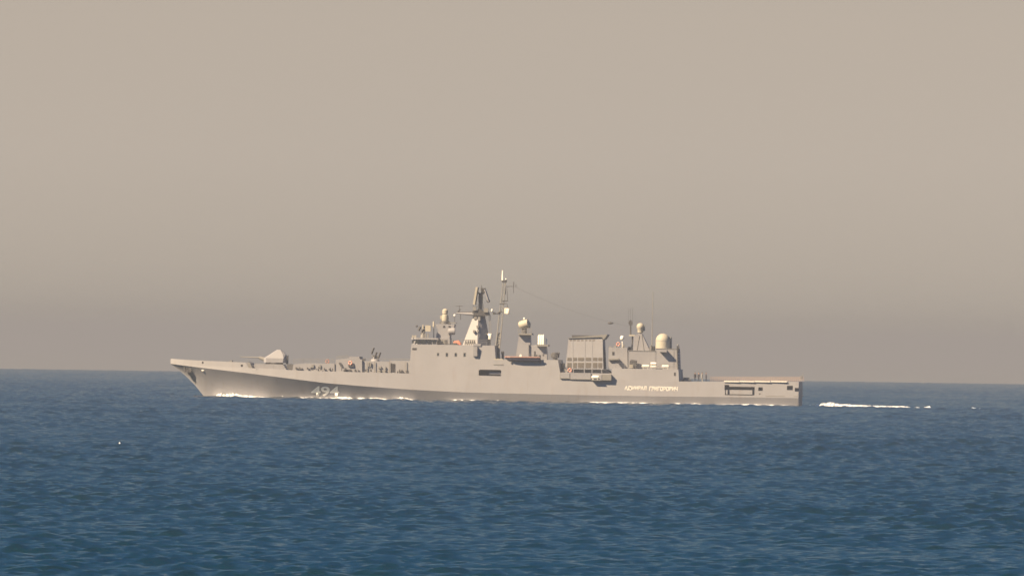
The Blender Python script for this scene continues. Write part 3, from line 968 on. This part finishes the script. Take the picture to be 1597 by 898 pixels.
# after superstructure
def build_after():
    o = part('hangar_house', MB().pprism([(978.4, 576), (979, 546.4), (1021.6, 546.8), (1022, 543.2), (1055.6, 543.6), (1057, 577)], -4.6, 4.6), M['paint'])
    mb = MB()
    for px in (979.3, 1021.8, 1050): mb.pbox(px, 546.6, px+0.6, 575, -4.66, -4.55)
    part_each('plate_seam', mb, M['mid'], o)
    part_each('eave_seam', MB().pbox(979.2, 546.4, 1021.4, 547.2, -4.68, -4.5).pbox(1022, 543.2, 1055.4, 544, -4.68, -4.5), M['mid'], o)
    o2 = part('generator_house', MB().pprism([(948.6, 575), (949, 541.6), (978, 542.2), (978.2, 575.4)], -3.6, 3.6), M['paint'])
    part('wall_slot', MB().pbox(954.6, 548.4, 957.6, 553.4, -3.66, -3.5), M['void'], o2)
    # sloping baffle and its shade
    part('awning', MB().pprism([(948, 561.4), (948.6, 558.8), (964, 558.4), (966, 560.6)], -5.1, -3.58), M['mid'], o2)
    part('baffle', MB().pprism([(950, 575), (953.6, 567.4), (959.6, 563.6), (964.4, 567.4), (970.6, 575)], -4.6, -3.9), M['paint'], o2)
    part_each('roof_locker', MB().pbox(957.4, 538.4, 961, 541.8, -3, -2).pbox(970.4, 537.6, 973.6, 541.8, -3, -2).pbox(949.4, 540, 953.6, 541.8, -3, -2), M['mid'], o2)
    # aft pyramid mast
    pts = [(987.2, 546.6), (988.6, 523.4), (995, 520.4), (1001, 520.4), (1013.4, 546.8)]
    p = part('aft_mast', MB().pprism(pts, -1.3, 1.3), M['paint'])
    part('mast_ledge', MB().pbox(980.8, 521.8, 990, 524, -1.2, 0.8), M['cream'], p)
    mb = MB()
    mb.tube(P(983.4, 523, -0.6), P(983.2, 499, -0.6), 0.16, 0.12)
    mb.tube(P(980, 503.6, -0.6), P(986.6, 503.4, -0.6), 0.13).tube(P(981.4, 507, -0.6), P(981.4, 500, -0.6), 0.1).tube(P(985.4, 507, -0.6), P(985.4, 500, -0.6), 0.1)
    mb.tube(P(985.4, 546, -0.6), P(986.4, 524, -0.6), 0.14)
    mb.pbox(979, 540.6, 983.6, 546.6, -0.9, 0)
    part('signal_pole', mb, M['dark'], p)
    mb = MB()
    for px in (980.4, 983.2, 986.4): mb.tube(P(px, 500, -0.6), P(px, 480, -0.6), 0.022, n=5)
    part_each('pole_whip', mb, M['dark'], p)
    c = P(998.6, 520.6, -0.2)
    mb = MB().lathe(c, [(0.3, 0), (0.3, 0.22), (0.56, 0.3), (0.60, 0.95), (0.74, 1.15), (0.78, 1.5), (0.62, 1.9), (0.32, 2.1), (0.02, 2.16)])
    part('sensor_dome', mb, M['cream'], p, True)
    part('dome_shade', MB().pbox(1002.6, 506.6, 1005.4, 516, -0.5, 0.6), M['mid'], p)  # duller box painted in as the dome's unlit edge
    mb = MB().tube(P(997, 523, -1.34), P(993, 546, -1.34), 0.05).tube(P(1000.6, 522, -1.34), P(1004, 546, -1.34), 0.05)
    part_each('mast_ladder', mb, M['mid'], p)
    # big radome
    c = P(1033.4, 543.4, -1.4)
    mb = MB().lathe(c, [(1.32, 0), (1.42, 0.05), (1.42, 1.55)] + [(1.42*math.cos(R(a)), 1.55+1.42*math.sin(R(a))) for a in range(10, 91, 10)], n=28)
    rd = part('radome', mb, M['cream'], o, True)
    part('radome_seam', MB().lathe(c+Vector((0, 0, 1.5)), [(1.43, 0), (1.45, 0.03), (1.43, 0.07)], n=28), M['paint'], rd, True)
    part('radome_shade', MB().pbox(1040.4, 525.6, 1046.4, 543.6, -1.2, 1.6), M['mid'], o)  # grey slab stands in for shade on the radome's after side
    # small sponson added below the radome to throw shade on the wall
    mb = MB().pprism([(1027.6, 548.6), (1030.6, 545.4), (1039, 545.6), (1039.4, 549)], -5.95, -4.55)
    part('shade_sponson', mb, M['paint'], o)
    mb = MB().tube(P(1016.4, 546.6, -1), P(1018.2, 455, -1), 0.10, 0.06)
    wb = part('whip_antenna', mb, M['mid'], o)
    part('antenna_base', MB().lathe(P(1015.4, 546.8, -1.5), [(0.5, 0), (0.36, 0.6), (0.16, 1.1)]).pbox(1015.6, 539.6, 1021, 546.6, -0.6, 0.6), M['dark'], wb, True)
    # gear at the foot of the wall
    part('winch', MB().pbox(981.6, 562.6, 992, 573.8, -5.6, -4.9).tube(P(983, 562.4, -5.2), P(993, 564, -5.2), 0.3), M['dark'], o)
    part('winch_cover', MB().pbox(981.4, 568.4, 986.6, 573.6, -5.95, -5.62), M['cream'], o)
    mb = MB().tube(P(1056.6, 577, -4.9), P(1055.6, 541, -4.9), 0.12).pbox(1054.8, 539.6, 1058.8, 547, -4.6, -3.8)
    for py in range(548, 576, 5): mb.tube(P(1056.4, py, -4.9), P(1059, py+1, -4.4), 0.09)
    part('ladder_post', mb, M['dark'], o)
    part('roof_lamp', MB().ball(P(1056.8, 538, -4.2), 0.2).tube(P(1057, 541, -4.2), P(1057, 538, -4.2), 0.06), M['mid'], o, True)
build_after()

# forecastle: gun, deckhouse for the launch cells, rocket launcher
def build_gun():
    b = P(425, 575)
    o = part('gun_mount', MB().pprism([(394.5, 575.6), (396.8, 567.2), (441.6, 568.4), (447, 577)], -3.0, 3.0), M['paint'])
    part('turret_ring', MB().lathe(P(427.5, 568.4), [(1.75, 0), (1.75, 0.5)], n=24), M['dark'], o, True)
    Z = lambda py: L(428, py)[1]
    # faceted shield: lower box, shoulders and a ridge
    v, f = [], []
    def ring(pts, py, hw):
        n0 = len(v)
        for px, k in pts:
            v.append((L(px, py)[0], -hw*k, Z(py)))
        for px, k in reversed(pts):
            v.append((L(px, py)[0], hw*k, Z(py)))
        return n0
    ring([(411.6, 0.45), (416, 1.0), (442, 1.0), (446.6, 0.55)], 565.2, 1.75)
    ring([(411.6, 0.45), (416, 1.0), (443, 1.0), (447, 0.55)], 558.4, 1.75)
    ring([(421, 0.4), (424, 0.8), (441.6, 0.8), (446, 0.5)], 552.4, 1.6)
    ring([(432.0, 0.3), (433.4, 0.5), (437.4, 0.5), (438.4, 0.3)], 545, 1.1)
    for r in range(3):
        for i in range(8):
            a = r*8+i; c = r*8+(i+1) % 8
            f.append((a, c, c+8, a+8))
    f.append(tuple(range(8))); f.append(tuple(range(24, 32)))
    mb = MB(); mb.v, mb.f = v, f
    t = part('gun_turret', mb, M['paint'], o)
    mb = MB().tube(P(411.5, 560, 0), P(404, 557.4, 0), 0.42, 0.30, 10).tube(P(404, 557.4, 0), P(386, 556.8, 0), 0.14, 0.11, 10).tube(P(386, 556.8, 0), P(374, 556.4, 0), 0.10, 0.08, 10)
    part('gun_barrel', mb, M['mid'], t, True)
    part('turret_back_shade', MB().pprism([(445.4, 566.8), (447, 556), (448.6, 553.6), (448.4, 568)], -1.0, 1.0), M['dark'], t)  # dark slab for the shade on the turret's after side
    part('breakwater', MB().pprism([(387.4, 573.2), (386.4, 563.6), (390.4, 566), (393.4, 573.6)], -4.4, 4.4), M['mid'])
    part('anchor_winch', MB().pbox(357.6, 561.8, 361.6, 566, -1.2, 1.2), M['mid'])
build_gun()
part('cable_reel', MB().lathe(P(453, 572, -3.6), [(0.62, 0), (0.62, 0.1), (0.4, 0.15), (0.4, 0.9), (0.62, 0.95), (0.62, 1.05)], axis=(0, 1, 0)).pbox(447.4, 567.6, 457.6, 574.6, -3.3, -2.6), M['dark'], smooth=True)

def build_fore():
    o = part('launch_cell_screen', MB().pprism([(456.6, 577.2), (457.6, 567.6), (473, 566.2), (522, 566.4), (522, 579.2)], -4.6, 4.6), M['paint'])
    mb = MB()
    for px, py, w, h in ((487.6, 570.6, 2.0, 2.4), (498.8, 571, 1.4, 2.2), (484.4, 572.8, 1.2, 1.2), (470, 574.4, 1.3, 1.2), (461, 573, 1, 1.2)):
        mb.pbox(px-w, py-h, px+w, py+h, -4.85, -4.55)
    part_each('screen_fitting', mb, M['mid'], o)
    o = part('cell_deckhouse', MB().pprism([(522.2, 579.2), (524, 560.4), (544, 558.4), (544.2, 555.8), (560.4, 556), (561, 559.6), (564.6, 560.4), (565, 580.6)], -4.4, 4.4), M['paint'])
    mb = MB().pprism([(528, 565.4), (531.6, 565.2), (535.6, 572.2), (531.4, 571.6)], -4.6, -4.38)
    mb.pbox(543.4, 568.6, 551.4, 571.4, -4.7, -4.38)
    mb.pbox(536, 576.2, 538, 579.4, -5.0, -4.4).pbox(540, 576, 547, 579.6, -5.2, -4.4).pbox(553, 576.4, 554.8, 579.6, -5, -4.4).pbox(558.4, 576.8, 559.8, 580, -5, -4.4)
    mb.pbox(560.4, 556.2, 563, 559, -2, -1.2).pbox(565.8, 558.6, 569.6, 562.2, -2.2, -1.2)
    part_each('deckhouse_fitting', mb, M['dark'], o)
    o = part('launcher_deckhouse', MB().pprism([(565.2, 580.6), (565.2, 562.6), (608.6, 563.6), (608.6, 562), (640, 562.6), (640, 582.3)], -4.0, 4.0), M['paint'])
    mb = MB()
    for px in (564.6, 572.2, 584.4, 607.4, 633): mb.tube(P(px, 580.8, -4.25), P(px, 563.2, -4.25), 0.07)
    mb.tube(P(575, 571.6, -4.2), P(575.6, 565, -4.2), 0.09).tube(P(575.6, 565, -4.2), P(578.6, 565.6, -4.2), 0.1).tube(P(578.6, 565.6, -4.2), P(578.2, 571.6, -4.2), 0.12)
    mb.pbox(590.2, 571, 594.6, 574.4, -4.3, -3.95).pbox(600.2, 571.6, 601.8, 574.6, -4.3, -3.95)
    mb.pbox(588, 577.6, 595, 580.8, -4.8, -4.0).pbox(596, 576.4, 601.4, 581, -5.0, -4.0)
    mb.pbox(619.6, 578.4, 624, 582, -4.9, -4.0).pbox(623, 576, 626.4, 579.6, -4.7, -4.0).pbox(632, 577, 634.4, 581.4, -4.6, -4.0)
    part_each('deckhouse_fitting', mb, M['mid'], o)
    part('door', MB().pbox(609.4, 567, 616.2, 579.8, -4.08, -3.9), M['void'], o)
    rail([(566, 563), (608, 563.8)], -3.9, 0.5, 1.2, 0.03, 'mid', 'roof_rail', o, 1)
    rail([(609, 562.4), (639, 562.8)], -3.9, 0.35, 1.2, 0.05, 'mid', 'roof_rail', o, 1)
    rail([(458, 567.4), (473, 566.2), (521, 566.4)], -4.5, 0.9, 1.5, 0.03, 'mid', 'screen_rail')
    rail([(525, 560.2), (543, 558.4)], -4.3, 0.6, 1.0, 0.03, 'mid', 'roof_rail')
    rr = random.Random(5)
    mb = MB()
    for a, b, py in ((459, 520, 575.5), (526, 563, 577), (568, 638, 579)):
        for i in range(int((b-a)/5)):
            px = rr.uniform(a, b); w = rr.uniform(0.5, 1.3); h = rr.uniform(1.2, 4.0)
            q = py + (px-a)*0.03
            if rr.random() < 0.5: mb.pbox(px-w, q-h, px+w, q, -5.3-rr.random()*0.6, -4.75)
            else: mb.tube(P(px, q+1, -5.2), P(px+rr.uniform(-.6, .6), q-h*1.6, -5.2), 0.09)
    part_each('deck_gear', mb, M['dark'])
    # rocket launcher: horse-shoe of tubes elevated on a pedestal
    p = part('rocket_launcher', MB().lathe(P(584.8, 563.4, -0.6), [(0.9, 0), (0.8, 0.35), (0.4, 0.6), (0.4, 0.9)]), M['paint'], smooth=True)
    c = P(586, 552.6, -0.6)
    d = (P(589.6, 545.6) - P(586, 555)).normalized()
    part('launcher_yoke', MB().tube(P(580.2, 555, -0.6), P(590.6, 556.8, -0.6), 0.22).tube(P(585, 557, -0.6), P(584.8, 560, -0.6), 0.35), M['mid'], p)
    u = Vector((d.z, 0, -d.x))
    for ou, lift in ((-0.82, 0.5), (0.02, -0.1), (0.72, 0.1)):
        for oy in (-0.6, -0.2, 0.2, 0.6):
            q = c + u*ou + Vector((0, oy, 0)) + d*(lift-0.7)
            part('launch_tube', MB().tube(q, q + d*1.3, 0.15, n=10), M['dark'], p, True)
build_fore()

# flight deck: net frames along the edge, folded white screens, stern gear
def build_flight_deck():
    x0, x1 = L(1107, 594, -7)[0], L(1246, 594, -7)[0]
    n = 44
    for s in (-1, 1):
        mb = MB()
        for i in range(n+1):
            x = x0+(x1-x0)*i/n
            z = zd(x); y = s*(side(x, z)-0.05)
            mb.tube((x, y, z), (x, y+s*0.12, z+0.92), 0.035, n=5)
        for k in range(5):
            prev = None
            for i in range(0, n+1, 4):
                x = x0+(x1-x0)*i/n; z = zd(x); y = s*(side(x, z)-0.05+0.12*(k+1)/5)
                q = Vector((x, y, z+0.18*(k+1)))
                if prev is not None: mb.tube(prev, q, 0.022, n=5)
                prev = q
        part('safety_net', mb, M['net'])
    mb = MB()
    for a, b in ((1128.6, 1152), (1152.6, 1175.6), (1176.4, 1200), (1201.6, 1226)):
        xa, xb = L(a, 594, -6.6)[0], L(b, 594, -6.6)[0]
        z = zd((xa+xb)/2); y = -side(xa, z)
        mb.box(xa, xb, y-0.24, y-0.02, z-0.10, z+0.12)
    part_each('folded_screen', mb, M['white'])
    mb = MB().tube(P(1249.5, 594, 0), P(1252.6, 580, 0), 0.07, 0.05)
    mb.tube(P(1251, 590, 0), P(1248.8, 587, 0), 0.1).pbox(1247.8, 585.4, 1250, 589.6, -0.3, 0.3)
    part('flagstaff', mb, M['mid'])
    mb = MB().lathe(P(1070, 594.6, -3), [(1.1, 0), (1.0, 0.35), (0.6, 0.55), (0.6, 0.8)])
    part('deck_fitting', mb, M['mid'], smooth=True)
    # transom door seams
    xt = L(1248, 600, -6.7)[0]
    mb = MB().box(xt-0.02, xt+0.03, -4.5, 4.5, 2.0, 2.12).box(xt-0.02, xt+0.03, -0.05, 0.05, 2.12, 4.2)
    part('transom_seam', mb, M['mid'])
build_flight_deck()

# ------------------------------------------------------------------ things carried on board
def thing(name, mb, m, p, label, cat, group=None, smooth=False):
    o = link(name, mb.mesh(name, m, smooth))
    o.location = aboard(p); o.rotation_euler = (0, 0, -ASPECT)
    return tag(o, label, cat, group)

# the ship's boat
def build_boat():
    p = P(816, 563.4, -6.9)
    root = bpy.data.objects.new('ship_boat', None); col.objects.link(root)
    root.location = aboard(p); root.rotation_euler = (0, 0, -ASPECT)
    tag(root, 'long dark boat stowed on the ship side below the sensor tower', 'boat')
    mb = MB()
    st = [(-3.6, 0.05, 0.62), (-3.2, 0.42, 0.30), (-2.4, 0.72, 0.05), (-1, 0.85, 0), (1.5, 0.85, 0), (2.9, 0.8, 0.0), (3.3, 0.75, 0.05)]
    for x, h, z0 in st:
        mb.v += [(x, -h, 0.72), (x, -h*0.9, z0+0.25), (x, 0, z0), (x, h*0.9, z0+0.25), (x, h, 0.72)]
    for i in range(len(st)-1):
        for j in range(5):
            a, b = i*5+j, i*5+(j+1) % 5
            mb.f.append((a, b, b+5, a+5))
    mb.f += [(0, 1, 2, 3, 4), tuple(range(30, 35))]
    part('hull', mb, M['navy'], root)
    mb = MB()
    for s in (-1, 1):
        for (a, b) in zip(st, st[1:]):
            mb.tube((a[0], s*a[1], 0.82), (b[0], s*b[1], 0.82), 0.15, n=8)
    part('gunwale', mb, M['pink'], root, True)
    part('console', MB().box(-0.7, -0.3, -0.3, 0.3, 0.7, 1.35).prism([(-0.9, 0.8), (-0.2, 0.8), (-0.55, 1.5)], -0.28, 0.28), M['white'], root)
    part_each('seat', MB().box(0.2, 0.5, -0.5, 0.5, 0.72, 1.0).box(1.2, 1.5, -0.5, 0.5, 0.72, 1.0), M['pink'], root)
    part('outboard_motor', MB().box(3.0, 3.45, -0.28, 0.28, 0.5, 1.3).tube((3.3, 0, 0.6), (3.35, 0, -0.3), 0.12), M['dark'], root)
build_boat()
mb = MB()
for px in (797, 834): mb.pbox(px-0.8, 562.6, px+0.8, 566, -7.1, -6.3)
part_each('boat_cradle', mb, M['mid'])

def canister():
    mb = MB().lathe((-0.72, 0, 0.48), [(0.2, 0), (0.33, 0.06), (0.35, 0.2), (0.35, 0.66), (0.37, 0.68), (0.37, 0.76), (0.35, 0.78), (0.35, 1.24), (0.33, 1.38), (0.2, 1.44)], axis=(1, 0, 0), n=16)
    mb.box(-0.5, -0.38, -0.3, 0.3, 0, 0.2).box(0.38, 0.5, -0.3, 0.3, 0, 0.2)
    return mb.mesh('life_raft_canister', M['white'], True)
can = canister()
GC = 'white life raft canisters stowed along the ship'
for px, py, y, lab, hi in ((1006.2, 575, -5.6, 'white life raft canister on the after house, beside the dark winch', 0),
                           (1018.6, 575.2, -5.6, 'white life raft canister, lower of the two stacked on the after house', 0),
                           (1018.6, 575.2, -5.6, 'white life raft canister, upper of the two stacked on the after house', 0.62),
                           (1037.4, 575.5, -5.6, 'white life raft canister on the after house below the big dome', 0),
                           (928, 591.6, -7.75, 'bright white life raft canister on the side gallery under the funnel', 0)):
    o = link('life_raft_canister', can)
    o.location = aboard(P(px, py, y), hi); o.rotation_euler = (0, 0, -ASPECT)
    tag(o, lab, 'life raft', GC)
    if 'stacked' in lab: o.scale = (0.8, 0.9, 0.85)

def lifebuoy_mesh():
    mb = MB(); n, k = 20, 8
    for i in range(n):
        a = 2*math.pi*i/n
        for j in range(k):
            b = 2*math.pi*j/k
            r = 0.32+0.11*math.cos(b)
            mb.v.append((r*math.cos(a), 0.11*math.sin(b), r*math.sin(a)))
    for i in range(n):
        for j in range(k):
            mb.f.append((i*k+j, ((i+1) % n)*k+j, ((i+1) % n)*k+(j+1) % k, i*k+(j+1) % k))
    me = mb.mesh('lifebuoy', [M['orange'], M['white']], True)
    for p in me.polygons:
        a = math.degrees(math.atan2(p.center.z, p.center.x)) % 90
        p.material_index = 1 if a < 26 else 0
    return me
lb = lifebuoy_mesh()
for px, py, y, lab in ((510.8, 563.4, -4.3, 'pale orange lifebuoy above the launch cell screen on the foredeck'),
                       (546.6, 565.6, -4.75, 'orange lifebuoy hanging on the foredeck house wall'),
                       (964, 536.6, -3.4, 'orange lifebuoy on the roof edge behind the funnel'),
                       (888.4, 577, -5.6, 'red and white lifebuoy on the rail at the foot of the funnel')):
    o = link('lifebuoy', lb); o.location = aboard(P(px, py, y)); o.rotation_euler = (0, 0, -ASPECT)
    tag(o, lab, 'lifebuoy', 'lifebuoys hung about the ship')
part_each('lifebuoy_bracket', MB().tube(P(510.8, 567, -4.25), P(510.8, 563, -4.25), 0.06).tube(P(964, 542, -3.35), P(964, 536, -3.35), 0.06).tube(P(888.4, 581, -5.5), P(888.4, 576, -5.5), 0.06), M['mid'])
part('satellite_dome', MB().tube(P(970.6, 542.4, -2), P(970.4, 532, -2), 0.1).ball(P(970.2, 527, -2), 0.45, 0.95, 0.95, 1.1), M['white'], smooth=True)

# orange cover heaped over gear behind the wheelhouse
mb = MB()
n = 10
for i in range(n+1):
    for k in range(7):
        u, w = i/n*2-1, k/6*2-1
        h = max(0.0, (1-abs(u)**2.6))*max(0.0, (1-abs(w)**2.4))
        mb.v.append((u*0.95, w*0.6, 0.30 + 0.62*h + 0.06*math.sin(7*u+2*w) - (0.28 if abs(w) > 0.9 or abs(u) > 0.95 else 0)))
for i in range(n):
    for k in range(6):
        mb.f.append((i*7+k, (i+1)*7+k, (i+1)*7+k+1, i*7+k+1))
mb.f.append(tuple([i*7 for i in range(n+1)] + [n*7+k for k in range(1, 7)] + [i*7+6 for i in range(n-1, -1, -1)] + [k for k in range(5, 0, -1)]))
thing('tarpaulin', mb, M['orange'], P(713, 538.2, -4.9), 'salmon orange tarpaulin heaped over gear beside the main mast', 'tarpaulin', smooth=True)
part_each('covered_gear', MB().pbox(705.4, 534.4, 713.6, 538.2, -5.7, -5.55).pbox(706, 530.5, 708, 538, -4.2, -3.4).pbox(694, 530, 698, 537.4, -4.9, -4.4), M['dark'])

# crew on the flight deck
def body_mesh(name, arm=0.12):
    me = bpy.data.meshes.new(name)
    J = [((0,0,0.95),.15), ((0,0,1.15),.14), ((0,0,1.38),.15), ((0,0,1.50),.065), ((0,-0.01,1.60),.09), ((0,-0.01,1.70),.085),
         ((-.18,0,1.42),.062), ((-.22,0.02,1.15),.05), ((-.23-arm,-.04,0.92),.04), ((-.23-arm,-.06,0.80),.035),
         ((.18,0,1.42),.062), ((.22,0.02,1.15),.05), ((.23,-.06,0.92),.04), ((.23,-.08,0.80),.035),
         ((-.10,0,0.86),.095), ((-.11,-.02,0.48),.068), ((-.12,0.02,0.10),.05), ((-.13,-.12,0.05),.045),
         ((.10,0,0.86),.095), ((.11,-.02,0.48),.068), ((.12,0.02,0.10),.05), ((.13,-.12,0.05),.045)]
    E = [(0,1),(1,2),(2,3),(3,4),(4,5),(2,6),(6,7),(7,8),(8,9),(2,10),(10,11),(11,12),(12,13),(0,14),(14,15),(15,16),(16,17),(0,18),(18,19),(19,20),(20,21)]
    me.from_pydata([j[0] for j in J], E, [])
    o = link('tmp', me)
    o.modifiers.new('s', 'SKIN')
    for i, j in enumerate(J):
        me.skin_vertices[0].data[i].radius = (j[1], j[1]*0.85)
    me.skin_vertices[0].data[0].use_root = True
    sb = o.modifiers.new('d', 'SUBSURF'); sb.levels = 1
    bpy.context.view_layer.update()
    out = evaluated_mesh(o); out.name = name
    bpy.data.objects.remove(o)
    return out
def crew(px, py, y, rz, uniform, label, arm):
    me = body_mesh('person', arm)
    me.materials.clear()
    me.materials.append(M[uniform]); me.materials.append(M['skin'])
    for p in me.polygons:
        c = p.center
        p.use_smooth = True
        p.material_index = 1 if (c.z > 1.50 or (c.z < 0.86 and abs(c.x) > 0.2)) else 0
    o = link('person', me)
    q = P(px, py, y)
    o.location = aboard((q.x, q.y, zd(q.x)+0.0)); o.rotation_euler = (0, 0, -ASPECT+rz)
    tag(o, label, 'person', 'crew on the flight deck')
    h = MB().ball((0, 0.015, 1.735), 0.105, 0.95, 1.05, 0.75)
    part('cap', h, M['hair'], o, True)
crew(1083.4, 594, -4.0, 0.4, 'uniform', 'person in dark clothing standing on the flight deck, nearest the hangar', 0.10)
crew(1089.0, 594, -4.4, -0.6, 'uniform', 'person in dark clothing on the flight deck, second from the hangar', 0.02)
crew(1094.4, 594, -3.6, 1.2, 'pale_uniform', 'person in pale clothing standing between dark figures on the flight deck', 0.05)
crew(1100.6, 594, -4.2, 2.0, 'uniform', 'person in dark clothing on the flight deck, standing nearest the stern', 0.14)

# ------------------------------------------------------------------ white water
def foam(name, runs, label, ship_side=True):
    mb = MB()
    for (px0, px1, prof, width, y_off) in runs:
        n = max(6, int((px1-px0)*1.3))
        K = 7
        n0 = len(mb.v)
        pa = np.array(prof, float)
        for i in range(n+1):
            px = px0+(px1-px0)*i/n
            h = float(np.interp((px-px0)/(px1-px0), pa[:, 0], pa[:, 1]))/SC
            h *= random.uniform(0.78, 1.2)
            x = L(px, 620, -6)[0]
            yb = -(side(x, 0.1) if ship_side else 0.0) - y_off
            w = width*random.uniform(0.7, 1.2)
            for k in range(K):
                u = k/(K-1)
                z = -0.35 + (h+0.35)*math.sin(math.pi*(0.28+0.72*u)) + (random.uniform(-1, 1)*0.10*h)
                mb.v.append((x+random.uniform(-.06, .06), yb + 0.25 - (w+0.25)*u, z if k < K-1 else -0.5))
        for i in range(n):
            for k in range(K-1):
                a = n0+i*K+k
                mb.f.append((a, a+K, a+K+1, a+1))
        # spray thrown up along the crest
        for i in range(int((px1-px0)*1.6)):
            t = random.random(); px = px0+(px1-px0)*t
            h = float(np.interp(t, pa[:, 0], pa[:, 1]))/SC
            if h < 0.12: continue
            x = L(px, 620, -6)[0]
            yb = -(side(x, 0.1) if ship_side else 0.0) - y_off - random.random()*width*0.6
            mb.ball((x, yb, h*random.uniform(0.5, 1.12)), random.uniform(0.02, 0.07), 1.6, 1, 0.7, n=6)
    o = link(name, mb.mesh(name, M['foam'], True))
    o.rotation_euler = (0, 0, -ASPECT)
    o['kind'] = 'stuff'; o['label'] = label
    return o
foam('bow_wave', [
    (328, 417, [(0, .4), (.06, 2.2), (.11, 5.4), (.15, 6.4), (.21, 4.6), (.3, 5.6), (.37, 6.6), (.45, 5.2), (.55, 3.8), (.66, 3.8), (.76, 2.4), (.88, 2.2), (1, .3)], 2.4, 0.2),
    (438, 442, [(0, .3), (.5, 3.6), (1, .3)], 0.6, 0.1),
    (446, 500, [(0, .5), (.4, 1.8), (1, 1.9)], 0.9, 0.1),
    (499, 552, [(0, 1.4), (.25, 2.0), (.45, 2.4), (.6, 3.4), (.72, 3.2), (.9, 3.6), (1, .8)], 1.6, 0.1),
    (556, 574, [(0, 1), (.3, 3.2), (.6, 3.0), (1, .8)], 1.0, 0.1),
    (575, 608, [(0, 2.4), (.4, 3.0), (.7, 2.2), (1, .5)], 1.3, 0.15),
    (612, 648, [(0, .5), (.2, 2.4), (.35, 4.2), (.6, 3.4), (.8, 2.2), (1, .3)], 1.5, 0.15),
], 'white bow wave and broken water along the ship side')
foam('side_wash', [
    (690, 760, [(0, .6), (.3, 2.2), (.7, 2.0), (1, .6)], 0.7, 0.05),
    (776, 779, [(0, .2), (.5, 3.6), (1, .2)], 0.4, 0.05),
    (905, 1032, [(0, .6), (.15, 1.8), (.5, 2.0), (.9, 1.8), (1, .6)], 0.6, 0.05),
    (1050, 1064, [(0, .3), (.5, 2.6), (1, .3)], 0.6, 0.05),
    (1070, 1098, [(0, .3), (.5, 2.4), (1, .3)], 0.6, 0.05),
    (1116, 1247, [(0, .6), (.2, 1.7), (.45, 2.2), (.8, 1.7), (1, .6)], 0.6, 0.05),
], 'thin white wash along the water line of the warship')
foam('wake', [
    (1255, 1279, [(0, .8), (.2, 2.2), (.45, 1.6), (.8, 3.0), (1, 3.2)], 2.5, 0.6),
    (1258, 1268, [(0, .3), (.5, 1.3), (1, .3)], 3.0, 4.0),
    (1274, 1306, [(0, .6), (.12, 4.6), (.25, 6.2), (.4, 5.2), (.6, 7.0), (.8, 5.4), (1, 4.4)], 4.5, 1.5),
    (1302, 1348, [(0, 4.6), (.3, 4.0), (.5, 4.2), (.75, 3.4), (1, 3.2)], 4.2, 1.7),
    (1344, 1396, [(0, 3.2), (.3, 2.6), (.5, 3.0), (.7, 2.4), (1, 2.4)], 3.6, 1.9),
    (1392, 1420, [(0, 2.6), (.4, 3.0), (.7, 2.2), (1, .8)], 3.0, 2.2),
    (1419, 1434, [(0, .6), (.5, 1.8), (1, .6)], 2.2, 2.5),
    (1436, 1451, [(0, .6), (.4, 2.4), (.7, 3.4), (1, .6)], 3.0, 2.6),
    (1290, 1330, [(0, .2), (.5, .9), (1, .2)], 2.0, 9.0),
    (1340, 1385, [(0, .2), (.3, .8), (.6, .3), (1, .2)], 2.0, 8.0),
    (1506, 1522, [(0, .4), (.5, 2.2), (1, .6)], 2.5, 2.0), (1521, 1540, [(0, .6), (.4, 2.2), (1, .3)], 2.5, 2.2),
    (1560, 1567, [(0, .4), (.5, 1.5), (1, .3)], 2.5, 1.8),
], 'white wake trailing behind the stern of the warship', False)

# the white speck on the water in the foreground
def float_at(px, py):
    f = SC*DIST
    dx, dy = px-798.5, py-449.0
    rt = dx*math.cos(ROLL)+dy*math.sin(ROLL); up = dx*math.sin(ROLL)-dy*math.cos(ROLL)
    ang = -(up/f + PITCH)
    a, b, c = 1/(2*EARTH), -ang, EYE
    d = (-b - math.sqrt(b*b-4*a*c))/(2*a)
    return Vector((35.8/SC + d*rt/f, -DIST+d, CAMZ-EYE-d*d/(2*EARTH)))
q = float_at(186.5, 693)
mb = MB().lathe((0, 0, -0.1), [(0.05, 0), (0.16, 0.08), (0.2, 0.22), (0.16, 0.36), (0.06, 0.44), (0.05, 0.55), (0.02, 0.6)])
o = link('float', mb.mesh('float', M['white'], True)); o.location = q + Vector((0, 0, 0.10)); o.scale = (0.36, 0.36, 0.34)
tag(o, 'tiny white float alone on the open water in front of the ship', 'float')
